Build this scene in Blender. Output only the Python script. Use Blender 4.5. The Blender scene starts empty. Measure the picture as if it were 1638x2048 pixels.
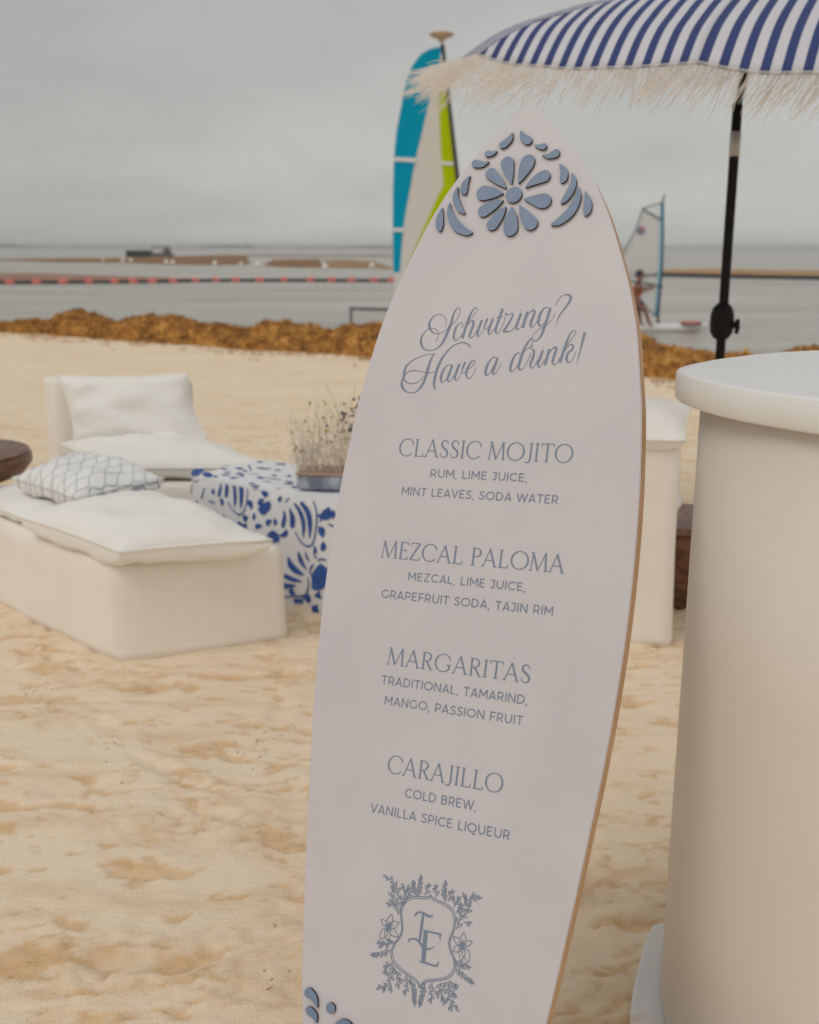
import bpy, bmesh, math, random
import numpy as np
from mathutils import Vector, Matrix, noise
R = math.radians
random.seed(7)
scene = bpy.context.scene
COL = scene.collection

# ---------------------------------------------------------------- camera
CAM_H = 1.32
F_PX, CX, CY = 2160.0, 819.0, 1024.0
PITCH, ROLL = math.atan((1024 - 496) / F_PX), R(0.15)
fwd = Vector((0, math.cos(PITCH), -math.sin(PITCH)))
up0 = Vector((0, math.sin(PITCH), math.cos(PITCH)))
r0 = Vector((1, 0, 0))
c_right = math.cos(ROLL) * r0 + math.sin(ROLL) * up0
c_up = math.cos(ROLL) * up0 - math.sin(ROLL) * r0
CAM = Vector((0, 0, CAM_H))
cam_data = bpy.data.cameras.new('camera')
cam = bpy.data.objects.new('camera', cam_data)
COL.objects.link(cam)
m = Matrix((c_right, c_up, -fwd)).transposed().to_4x4()
m.translation = CAM
cam.matrix_world = m
cam_data.sensor_fit = 'HORIZONTAL'
cam_data.sensor_width = 36
cam_data.lens = 36 * F_PX / 1638
cam_data.clip_start = 0.05
cam_data.clip_end = 30000
cam_data.dof.use_dof = True
cam_data.dof.focus_distance = 1.6
cam_data.dof.aperture_fstop = 6.5
scene.camera = cam

# ---------------------------------------------------------------- sky, sun, exposure
SUN_EL, SUN_AZ = R(52), R(-125)          # azimuth from +Y (out to sea) towards +X
world = bpy.data.worlds.new('World')
scene.world = world
world.use_nodes = True
wn, wl = world.node_tree.nodes, world.node_tree.links
wn.clear()
w_out = wn.new('ShaderNodeOutputWorld')
w_bg = wn.new('ShaderNodeBackground')
w_bg.inputs['Strength'].default_value = 0.1
w_sky = wn.new('ShaderNodeTexSky')
w_sky.sky_type = 'NISHITA'
w_sky.sun_disc = False
w_sky.sun_elevation = SUN_EL
w_sky.sun_rotation = SUN_AZ
w_tc = wn.new('ShaderNodeTexCoord')
w_sep = wn.new('ShaderNodeSeparateXYZ')
wl.new(w_tc.outputs['Generated'], w_sep.inputs[0])
# cloud deck: the view direction projected on a flat layer of cloud
w_add = wn.new('ShaderNodeMath'); w_add.operation = 'ADD'; w_add.inputs[1].default_value = 0.22
w_max = wn.new('ShaderNodeMath'); w_max.operation = 'MAXIMUM'; w_max.inputs[1].default_value = 0.0
wl.new(w_sep.outputs['Z'], w_max.inputs[0]); wl.new(w_max.outputs[0], w_add.inputs[0])
w_dx = wn.new('ShaderNodeMath'); w_dx.operation = 'DIVIDE'
w_dy = wn.new('ShaderNodeMath'); w_dy.operation = 'DIVIDE'
wl.new(w_sep.outputs['X'], w_dx.inputs[0]); wl.new(w_add.outputs[0], w_dx.inputs[1])
wl.new(w_sep.outputs['Y'], w_dy.inputs[0]); wl.new(w_add.outputs[0], w_dy.inputs[1])
w_cmb = wn.new('ShaderNodeCombineXYZ')
wl.new(w_dx.outputs[0], w_cmb.inputs['X']); wl.new(w_dy.outputs[0], w_cmb.inputs['Y'])
w_noise = wn.new('ShaderNodeTexNoise')
w_noise.inputs['Scale'].default_value = 1.15
w_noise.inputs['Detail'].default_value = 5
w_noise.inputs['Roughness'].default_value = 0.5
wl.new(w_cmb.outputs[0], w_noise.inputs['Vector'])
w_grad = wn.new('ShaderNodeValToRGB')           # brighter towards the zenith, as an overcast sky is
e = w_grad.color_ramp.elements
e[0].position = 0.0; e[0].color = (0.500, 0.500, 0.472, 1)
e[1].position = 1.0; e[1].color = (0.50, 0.505, 0.50, 1)
for pos, c in ((0.10, (0.495, 0.497, 0.470)), (0.26, (0.450, 0.443, 0.420)), (0.5, (0.45, 0.45, 0.445))):
    k = e.new(pos); k.color = (*c, 1)
wl.new(w_sep.outputs['Z'], w_grad.inputs[0])
w_cl = wn.new('ShaderNodeMapRange')
w_cl.inputs['From Min'].default_value = 0.3; w_cl.inputs['From Max'].default_value = 0.7
w_cl.inputs['To Min'].default_value = 9.0; w_cl.inputs['To Max'].default_value = 11.0
wl.new(w_noise.outputs['Fac'], w_cl.inputs['Value'])
# darker cloud towards the left
w_lr = wn.new('ShaderNodeMapRange')
w_lr.inputs['From Min'].default_value = -0.42; w_lr.inputs['From Max'].default_value = -0.12
w_lr.inputs['To Min'].default_value = 0.80; w_lr.inputs['To Max'].default_value = 1.0
wl.new(w_sep.outputs['X'], w_lr.inputs['Value'])
w_m1 = wn.new('ShaderNodeMath'); w_m1.operation = 'MULTIPLY'
wl.new(w_cl.outputs[0], w_m1.inputs[0]); wl.new(w_lr.outputs[0], w_m1.inputs[1])
# added sky boost, unseen behind the camera, to brighten surfaces facing it
w_bk = wn.new('ShaderNodeMapRange')
w_bk.inputs['From Min'].default_value = -0.6; w_bk.inputs['From Max'].default_value = 0.25
w_bk.inputs['To Min'].default_value = 1.55; w_bk.inputs['To Max'].default_value = 1.0
wl.new(w_sep.outputs['Y'], w_bk.inputs['Value'])
w_m2 = wn.new('ShaderNodeMath'); w_m2.operation = 'MULTIPLY'
wl.new(w_m1.outputs[0], w_m2.inputs[0]); wl.new(w_bk.outputs[0], w_m2.inputs[1])
w_mul = wn.new('ShaderNodeVectorMath'); w_mul.operation = 'SCALE'
wl.new(w_grad.outputs[0], w_mul.inputs[0]); wl.new(w_m2.outputs[0], w_mul.inputs['Scale'])
w_mix = wn.new('ShaderNodeMix'); w_mix.data_type = 'RGBA'
w_mix.inputs['Factor'].default_value = 0.94     # the cloud deck hides nearly all of the blue
wl.new(w_sky.outputs[0], w_mix.inputs['A']); wl.new(w_mul.outputs[0], w_mix.inputs['B'])
wl.new(w_mix.outputs['Result'], w_bg.inputs['Color'])
wl.new(w_bg.outputs[0], w_out.inputs[0])

sun_d = bpy.data.lights.new('sun', 'SUN')
sun_d.energy = 0.75
sun_d.angle = R(24)
sun_d.color = (1.0, 0.95, 0.88)
sun = bpy.data.objects.new('sun', sun_d)
COL.objects.link(sun)
sun_dir = Vector((math.sin(SUN_AZ) * math.cos(SUN_EL), math.cos(SUN_AZ) * math.cos(SUN_EL), math.sin(SUN_EL)))
sun.rotation_euler = sun_dir.to_track_quat('Z', 'Y').to_euler()
sun.location = sun_dir * 30
scene.view_settings.view_transform = 'Standard'
scene.view_settings.look = 'None'
scene.view_settings.exposure = 0.03
scene.view_settings.gamma = 1.0
scene.view_settings.use_curve_mapping = False
scene.cycles.use_denoising = True
scene.cycles.max_bounces = 8
scene.cycles.diffuse_bounces = 3
scene.cycles.glossy_bounces = 3
scene.cycles.transparent_max_bounces = 16

# ---------------------------------------------------------------- traced outlines: x, y, width triples in tenths of a millimetre on the board (millimetres on the tablecloth)
SCRIPT=[[-1061,3345,7,-1040,3397,7,-1035,3461,7,-1061,3517,7,-1117,3550,7,-1168,3559,7,-1225,3543,8,-1285,3488,13,-1319,3424,23,-1326,3359,33,-1307,3287,33,-1265,3231,25,-1201,3197,16,-1133,3192,10,-1060,3210,11,-999,3253,20,-949,3312,33,-918,3388,39,-888,3475,41,-861,3578,41,-840,3666,37,-828,3761,29,-805,3833,20,-773,3876,12,-746,3889,8,-722,3867,7,-719,3815,7,-734,3744,7,-773,3665,7,-838,3594,7,-913,3531,7,-981,3484,7,-1046,3465,8,-1106,3474,13,-1161,3506,23,-1197,3551,33,-1217,3599,35,-1216,3656,31,-1194,3712,21,-1155,3760,13,-1107,3779,10,-1057,3780,8,-1004,3765,7,-961,3728,7,-934,3675,7,-933,3619,7,-939,3591,7],
[-650,3558,16,-639,3591,11,-652,3627,10,-679,3639,10,-713,3620,15,-748,3569,28,-767,3497,34,-771,3426,34,-759,3378,24,-726,3354,11,-692,3374,7,-657,3417,6,-638,3464,6],
[-562,3657,6,-509,3716,6,-461,3786,6,-435,3849,6,-441,3881,8,-470,3881,10,-505,3842,18,-540,3764,31,-567,3661,36,-592,3543,37,-609,3456,37,-621,3386,37],
[-568,3582,6,-539,3637,10,-502,3668,16,-472,3656,31,-468,3596,35,-483,3525,35,-502,3455,34,-505,3415,24,-486,3393,13,-451,3407,7,-417,3462,6,-393,3524,6],
[-332,3677,34,-354,3595,35,-375,3508,35,-380,3453,30,-363,3415,16,-333,3437,7,-294,3507,6,-273,3593,19,-257,3656,29,-243,3703,29],
[-278,3570,7,-261,3534,7,-233,3538,7,-206,3577,6],
[-153,3701,32,-175,3615,35,-198,3514,35,-196,3467,24,-176,3442,13,-148,3466,7,-113,3536,6],
[-156,3745,37,-151,3744,37],
[-749,2952,8,-792,2963,11,-837,2928,16,-877,2857,29,-893,2770,36,-889,2707,29,-859,2672,13,-821,2700,7,-789,2763,6,-767,2842,6],
[-730,2960,32,-753,2857,35,-775,2755,35,-778,2716,24,-754,2691,13,-724,2708,7,-685,2787,6],
[-613,2979,34,-637,2881,37,-660,2779,37,-657,2732,24,-634,2711,11,-598,2748,7,-560,2827,6,-554,2874,19,-539,2944,29,-519,3007,32],
[-566,2874,6,-548,2831,7,-515,2831,7,-488,2870,6],
[-494,2882,6,-440,2901,6,-389,2944,7,-360,2999,10,-376,3034,10,-414,3015,16,-453,2944,30,-477,2851,35,-473,2788,27,-439,2746,13,-396,2758,7,-350,2836,6,-323,2921,6],
[-1198,2784,5,-1235,2719,8,-1296,2671,10,-1378,2650,10,-1457,2665,15,-1514,2705,25,-1538,2765,36,-1540,2853,36,-1514,2941,25,-1455,3005,15,-1378,3057,12,-1282,3097,10,-1167,3127,8,-1043,3138,10],
[-1075,3125,16,-1111,3029,28,-1131,2934,36,-1148,2815,42,-1173,2696,39,-1211,2608,34,-1261,2544,21,-1323,2508,11,-1390,2503,10,-1470,2526,20,-1530,2581,35,-1556,2645,36,-1558,2717,22,-1525,2781,12,-1474,2841,10,-1392,2863,12,-1298,2858,10,-1193,2838,8,-1091,2831,8,-1019,2851,8],
[-458,3241,13,-527,3296,18,-604,3319,16,-692,3301,11,-776,3250,15,-855,3164,21,-916,3069,32,-965,2942,39,-990,2823,41,-1001,2713,39,-996,2634,32,-977,2587,21,-948,2557,10],
[-1538,2945,22,-1534,2942,22],
[-15,3853,39,-41,3735,39,-73,3596,37,-87,3510,33,-67,3467,17,-35,3472,9,4,3552,7,36,3648,7,46,3739,7],
[-101,3713,7,-51,3723,11,12,3726,7],
[39,3793,22,60,3753,15,108,3765,9,150,3775,13,164,3753,19,145,3689,28,102,3593,32,45,3487,37],
[35,3479,17,121,3488,15,184,3507,9,219,3570,6],
[293,3777,32,270,3687,37,245,3580,37,246,3533,24,269,3516,13,309,3542,6,345,3600,6],
[293,3823,37,299,3823,37],
[394,3796,34,369,3664,36,350,3545,38],
[378,3685,6,430,3780,11,478,3823,19,505,3799,32,496,3725,36,474,3641,36,468,3577,28,496,3550,13,539,3587,6,573,3660,6],
[719,3853,11,686,3861,13,637,3828,21,596,3734,36,588,3639,36,603,3586,25,632,3566,13,675,3606,7,718,3689,8],
[751,3852,36,726,3710,38,699,3584,38,671,3458,34,638,3385,21,591,3338,13,548,3338,11,523,3376,8,536,3439,6,592,3501,6,671,3553,6,758,3615,6,811,3698,6,833,3763,6],
[843,3877,6,846,3940,8,889,4013,8,948,4051,11,1000,4052,19,1045,4019,36,1042,3956,36,1000,3873,25,938,3780,19,895,3697,13,879,3613,8],
[878,3573,38,884,3573,38],
[-21,3071,9,-61,3082,11,-105,3039,17,-149,2954,32,-162,2869,37,-158,2816,28,-133,2793,15,-89,2837,6,-48,2944,6],
[3,3071,32,-18,2965,37,-44,2869,37,-44,2827,24,-20,2811,13,18,2848,6,52,2923,6,74,2988,6],
[360,3134,9,321,3145,13,278,3103,23,242,3008,36,231,2923,36,237,2876,28,261,2855,13,305,2892,6,339,2965,6],
[522,3384,11,474,3334,23,423,3229,34,386,3102,38,367,2997,38,360,2923,34,392,2882,15,441,2913,6,492,3018,6,528,3155,6],
[522,3384,8,533,3333,6,516,3260,6,459,3197,6,401,3155,6],
[506,3207,6,516,3260,6,542,3260,6,539,3196,13,573,3181,25,576,3112,34,551,3018,36,542,2945,27,569,2908,13,616,2955,6,648,3039,6],
[710,3185,31,686,3081,36,660,2987,34,665,2945,21,689,2924,13,720,2966,6,752,3049,6],
[710,3229,36,716,3229,36],
[812,3206,33,791,3081,36,769,2958,38],
[799,3101,6,841,3185,10,888,3231,19,919,3215,31,908,3143,35,888,3049,35,887,2992,25,914,2964,12,957,2997,6,990,3070,6],
[1081,3266,6,1133,3349,6,1184,3442,6,1184,3485,8,1148,3489,10,1103,3432,19,1065,3308,31,1035,3173,35,1012,3059,37,999,2992,37],
[1046,3163,6,1093,3246,10,1141,3276,17,1174,3245,29,1152,3183,23,1094,3152,14],
[1123,3163,10,1099,3111,31,1095,3049,33,1116,3008,19,1153,2997,9,1196,3070,6,1231,3164,6],
[1327,3459,41,1310,3327,27,1287,3162,14,1265,3018,8],
[1257,2985,35,1263,2985,35]]
PETALS=[[-115,5882,12,-152,5997,102,-201,6144,185,-230,6239,216],
[4,5883,16,47,6022,142,97,6181,227,114,6240,223],
[124,5804,16,234,5886,121,345,5948,185,406,5970,200],
[128,5612,16,270,5592,140,391,5570,229,455,5559,235],
[70,5515,20,158,5369,150,253,5243,215,287,5207,223],
[-58,5493,16,-49,5341,172,-39,5180,232,-32,5129,226],
[-161,5510,16,-238,5393,143,-322,5257,188,-348,5224,194],
[-220,5619,16,-350,5553,143,-484,5480,191,-523,5458,196],
[-235,5734,16,-375,5748,165,-531,5759,238,-563,5761,244],
[-197,5821,16,-318,5938,123,-457,6062,174,-485,6085,183]]
SWOOSH=[[-207,6752,12,-235,6651,93,-308,6575,124,-346,6558,120],
[-67,6773,12,-23,6662,103,56,6597,133,77,6587,127],
[189,6499,10,272,6471,71,332,6465,101,342,6468,101],
[329,6327,10,441,6297,80,537,6325,130,554,6344,120],
[-431,6462,10,-495,6426,73,-571,6427,104,-584,6428,100],
[-543,6290,10,-648,6253,94,-756,6272,126,-773,6278,126],
[635,6156,10,718,6029,109,726,5909,119,713,5874,83],
[852,5989,10,893,5856,88,862,5700,118,791,5567,94,745,5514,43],
[982,5747,10,990,5592,97,902,5362,146,746,5214,117,635,5169,47],
[1095,5673,10,1152,5503,116,1158,5365,125,1148,5317,81],
[-838,6075,11,-902,5951,105,-912,5838,126,-892,5801,84],
[-1030,5903,11,-1041,5733,95,-951,5540,105,-859,5448,38],
[-1134,5635,11,-1097,5446,105,-951,5231,157,-768,5119,104,-687,5109,41],
[-1251,5556,11,-1267,5395,116,-1255,5249,123,-1243,5196,76]]
BOTTOM=[[-1499,-6745,9,-1569,-6635,101,-1661,-6580,138,-1685,-6586,120],
[-1485,-6953,15,-1531,-6863,100,-1621,-6817,119,-1631,-6815,106],
[-954,-7400,21,-995,-7146,231,-1023,-6971,339,-1026,-6955,339]]
DISC=[-52,5697,264,-1289,-6697,145]
MONO=[[-183,-5180,27,-159,-5138,24,-115,-5115,22,-55,-5116,31,20,-5142,33,66,-5132,24,89,-5109,9],
[-58,-5132,31,-61,-5279,40,-63,-5488,33],
[-229,-5545,24,-213,-5510,24,-156,-5487,22,-95,-5495,31,-43,-5530,37,5,-5571,33,59,-5579,28,116,-5561,20,163,-5522,7],
[12,-5336,61,20,-5552,65,32,-5756,61],
[-29,-5340,13,49,-5343,24,144,-5343,24,239,-5338,24],
[238,-5330,17,236,-5375,26,249,-5410,6],
[-29,-5770,15,62,-5764,26,169,-5771,26,245,-5768,22],
[240,-5776,19,252,-5736,22,259,-5702,6]]
SHIELD=[[20,-4849,14,73,-4890,14,188,-4908,14,285,-4929,14,373,-4978,14,425,-5060,14,441,-5170,14,426,-5276,14,398,-5365,14,398,-5447,14,440,-5540,14,497,-5619,14,517,-5726,14,490,-5823,14,408,-5899,14,277,-5953,14,132,-6005,14,67,-6045,14,27,-6111,14,-14,-6055,14,-103,-6014,14,-228,-5976,14,-357,-5918,14,-447,-5845,14,-479,-5748,14,-454,-5637,14,-391,-5529,14,-358,-5427,14,-373,-5325,14,-400,-5226,14,-409,-5122,15,-370,-5019,15,-284,-4943,14,-169,-4909,14,-51,-4895,14,-6,-4875,14,20,-4849,14],
[18,-4877,10,69,-4917,10,177,-4934,10,269,-4955,10,353,-5001,10,402,-5080,10,416,-5185,10,403,-5286,10,376,-5370,10,376,-5449,10,416,-5538,10,470,-5613,10,490,-5716,10,465,-5809,10,387,-5880,10,263,-5932,10,126,-5981,10,65,-6020,10,27,-6083,10,-12,-6028,10,-96,-5989,10,-215,-5953,10,-336,-5897,10,-421,-5827,10,-452,-5734,10,-428,-5629,10,-369,-5525,10,-338,-5428,10,-352,-5331,10,-378,-5236,10,-387,-5138,10,-350,-5039,10,-269,-4967,10,-160,-4934,10,-49,-4921,10,-6,-4902,10,18,-4877,10]]
SPRIG=[[-435,-5233,9,-477,-5115,9,-473,-4977,9,-514,-4868,9,-601,-4779,9,-718,-4743,9],
[-486,-5138,9,-546,-5066,9,-585,-4968,9,-577,-4860,9],
[-418,-5103,9,-398,-4993,9,-363,-4901,9,-424,-4818,9],
[-363,-4901,9,-345,-4818,9],
[-479,-5105,9,-614,-5102,9],
[-352,-4973,9,-314,-4902,9],
[-77,-4879,9,-47,-4794,9,-40,-4740,9],
[101,-4879,9,91,-4808,9,75,-4738,9],
[291,-4892,9,304,-4816,9,324,-4750,9],
[466,-5227,9,493,-5087,9,509,-4950,9,541,-4850,9,624,-4781,9,745,-4746,9],
[541,-4850,9,511,-4753,9],
[624,-4781,9,645,-4720,9],
[393,-4953,9,384,-4883,9,369,-4824,9],
[399,-4911,9,456,-4816,9],
[497,-5035,9,593,-4973,9,618,-4865,9],
[553,-5105,9,644,-5096,9],
[435,-5007,9,469,-4917,9],
[-446,-5604,9,-567,-5652,9,-681,-5667,9],
[-455,-5585,9,-645,-5701,9],
[-449,-5866,9,-417,-5963,9,-428,-6090,9,-462,-6182,9,-596,-6265,9],
[-428,-6090,9,-492,-6064,9,-523,-6019,9],
[-432,-5904,9,-534,-5948,9],
[-419,-6150,9,-399,-6239,9],
[-405,-5919,9,-345,-5998,9,-276,-6096,9],
[-308,-6083,9,-296,-6163,9],
[-462,-6182,9,-504,-6269,9],
[-204,-5976,9,-163,-6090,9,-179,-6227,9],
[200,-5988,9,216,-6102,9,218,-6234,9],
[455,-5903,9,449,-6026,9,488,-6138,8,543,-6205,8,613,-6253,8],
[468,-5910,9,533,-6006,8,550,-6092,8],
[336,-5961,9,318,-6078,9,315,-6139,9],
[403,-5945,9,357,-6109,9,382,-6163,9],
[493,-5924,8,565,-5948,8],
[488,-6138,8,424,-6214,8],
[507,-6194,8,528,-6264,8],
[473,-5614,9,583,-5660,8,704,-5667,8],
[503,-5668,9,634,-5699,8]]
DENSE=[[-181,-4906,9,-164,-4776,9,-171,-4645,9],
[-192,-4913,9,-252,-4836,9,-272,-4739,9],
[245,-4896,9,217,-4782,9,215,-4641,9],
[-484,-5717,9,-606,-5797,9,-758,-5848,9],
[-139,-6012,9,-60,-6147,9,-21,-6333,9],
[100,-6027,9,83,-6154,9,59,-6328,9],
[524,-5734,9,636,-5799,8,786,-5855,8]]
LILY=[[-578,-5422,9,-543,-5246,9],
[-578,-5422,9,-688,-5340,9],
[-578,-5422,9,-667,-5600,9],
[-578,-5422,9,-563,-5598,9],
[-578,-5422,9,-412,-5512,9],
[-578,-5422,9,-421,-5325,9],
[584,-5415,9,584,-5252,9],
[584,-5415,9,710,-5336,8],
[584,-5415,9,700,-5597,8],
[584,-5415,9,592,-5602,9],
[584,-5415,9,460,-5520,9],
[584,-5415,9,440,-5335,9]]
LINES=[('CLASSIC MOJITO', -0.1444, 0.1361, 0.1484, 0.0277), ('MEZCAL PALOMA', -0.1502, 0.1421, -0.0125, 0.0267), ('MARGARITAS', -0.1154, 0.1115, -0.1727, 0.0258), ('CARAJILLO', -0.0915, 0.0894, -0.3295, 0.0264), ('RUM, LIME JUICE,', -0.0858, 0.0716, 0.1173, 0.0126), ('MINT LEAVES, SODA WATER', -0.1305, 0.122, 0.087, 0.0129), ('MEZCAL, LIME JUICE,', -0.1002, 0.0887, -0.0433, 0.0125), ('GRAPEFRUIT SODA, TAJIN RIM', -0.1406, 0.1336, -0.0739, 0.0128), ('TRADITIONAL, TAMARIND,', -0.1209, 0.1114, -0.2025, 0.0128), ('MANGO, PASSION FRUIT', -0.1114, 0.1076, -0.2317, 0.0127), ('COLD BREW,', -0.0584, 0.054, -0.3592, 0.0131), ('VANILLA SPICE LIQUEUR', -0.1103, 0.1081, -0.3895, 0.013)]
TABFACE=[[126,391,3,125,378,11,123,367,3],
[169,425,2,169,404,6,161,379,9,156,363,7],
[194,435,3,203,408,10,200,382,11,196,365,6],
[235,440,8,244,405,10,246,367,9,242,335,3],
[277,441,15,281,402,14,279,359,10,275,333,3],
[315,423,3,312,372,3,299,332,3,269,306,4,235,319,3,207,349,3],
[318,364,13,334,358,16,336,340,4],
[309,310,4,304,300,22,314,293,9],
[356,328,3,354,313,10,353,299,3],
[379,352,13,395,342,22,401,351,26,418,362,22,430,380,9],
[387,416,4,404,413,22,420,416,13],
[477,387,5,482,398,11,491,409,3],
[509,389,2,528,409,4],
[458,320,3,460,308,13,457,293,3],
[503,358,3,507,334,9,501,308,11,498,291,6],
[530,370,3,542,339,13,542,310,13,540,295,6],
[555,392,6,583,357,12,596,314,12,591,266,3],
[586,400,10,620,367,16,631,320,14,628,270,3],
[647,415,3,664,373,4,662,316,4,648,257,4,614,237,4,577,249,4,554,283,3],
[669,362,3,694,364,17,715,377,26,723,400,6],
[673,320,3,688,308,22,693,285,4],
[697,269,3,698,251,16,689,235,6],
[656,246,4,660,230,11,655,217,4,660,204,3,670,205,3],
[743,393,6,737,364,13],
[647,83,9,673,113,44,695,154,39,706,177,26],
[711,202,4,686,201,4,673,191,3],
[654,176,4,632,151,5,642,124,4],
[413,227,6,442,248,26,464,248,26,480,238,9],
[524,180,4,534,150,15,557,129,15,587,120,4],
[565,206,4,577,171,13,606,144,3],
[602,214,3,612,193,8,627,183,3],
[508,108,11,540,95,11,575,91,3],
[507,67,15,550,71,4],
[618,117,4,619,82,5,603,50,5,576,34,4,505,22,3],
[576,32,4,608,34,22,635,43,13],
[543,8,13,581,16,9],
[553,-20,13,575,-16,22,588,-9,4],
[645,3,13,679,10,22],
[662,57,4,688,66,22],
[1,419,3,25,404,3,47,418,3],
[6,391,3,3,355,3],
[79,387,3,61,341,4],
[100,338,4,133,333,4]]
TABTOP=[[337,-14,4,351,-3,21,363,11,4],
[22,-5,18,-37,68,30,-62,103,18],
[12,65,18,66,28,24,90,8,6],
[-9,169,4,19,163,13,23,174,4],
[42,208,6,65,206,21,72,217,5],
[109,370,4,142,374,15,143,395,4],
[43,278,4,129,205,4],
[168,150,4,203,169,4],
[468,73,5,488,76,15,504,76,4],
[445,9,3,456,24,7],
[308,84,3,354,82,4],
[381,138,5,421,132,6],
[563,63,4,634,72,4,676,103,4],
[498,106,4,571,115,5],
[-46,205,4,-5,220,5],
[232,126,4,351,140,5]]

# ---------------------------------------------------------------- helpers
def ray(x, y):
    x = float(x); y = float(y)
    return (x - CX) / F_PX * c_right - (y - CY) / F_PX * c_up + fwd
def on_z(x, y, z=0.0):
    d = ray(x, y); return CAM + d * ((z - CAM_H) / d.z)
def at_y(x, y, Y):
    d = ray(x, y); return CAM + d * (Y / d.y)

def tag(o, label, cat, group=None, kind=None):
    o['label'] = label
    if cat: o['category'] = cat
    if group: o['group'] = group
    if kind: o['kind'] = kind
    return o
def thing(name, loc, label, cat, group=None, rz=0):
    o = bpy.data.objects.new(name, None)
    o.empty_display_size = 0.1
    COL.objects.link(o)
    o.location = loc; o.rotation_euler = (0, 0, rz)
    return tag(o, label, cat, group)

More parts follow.
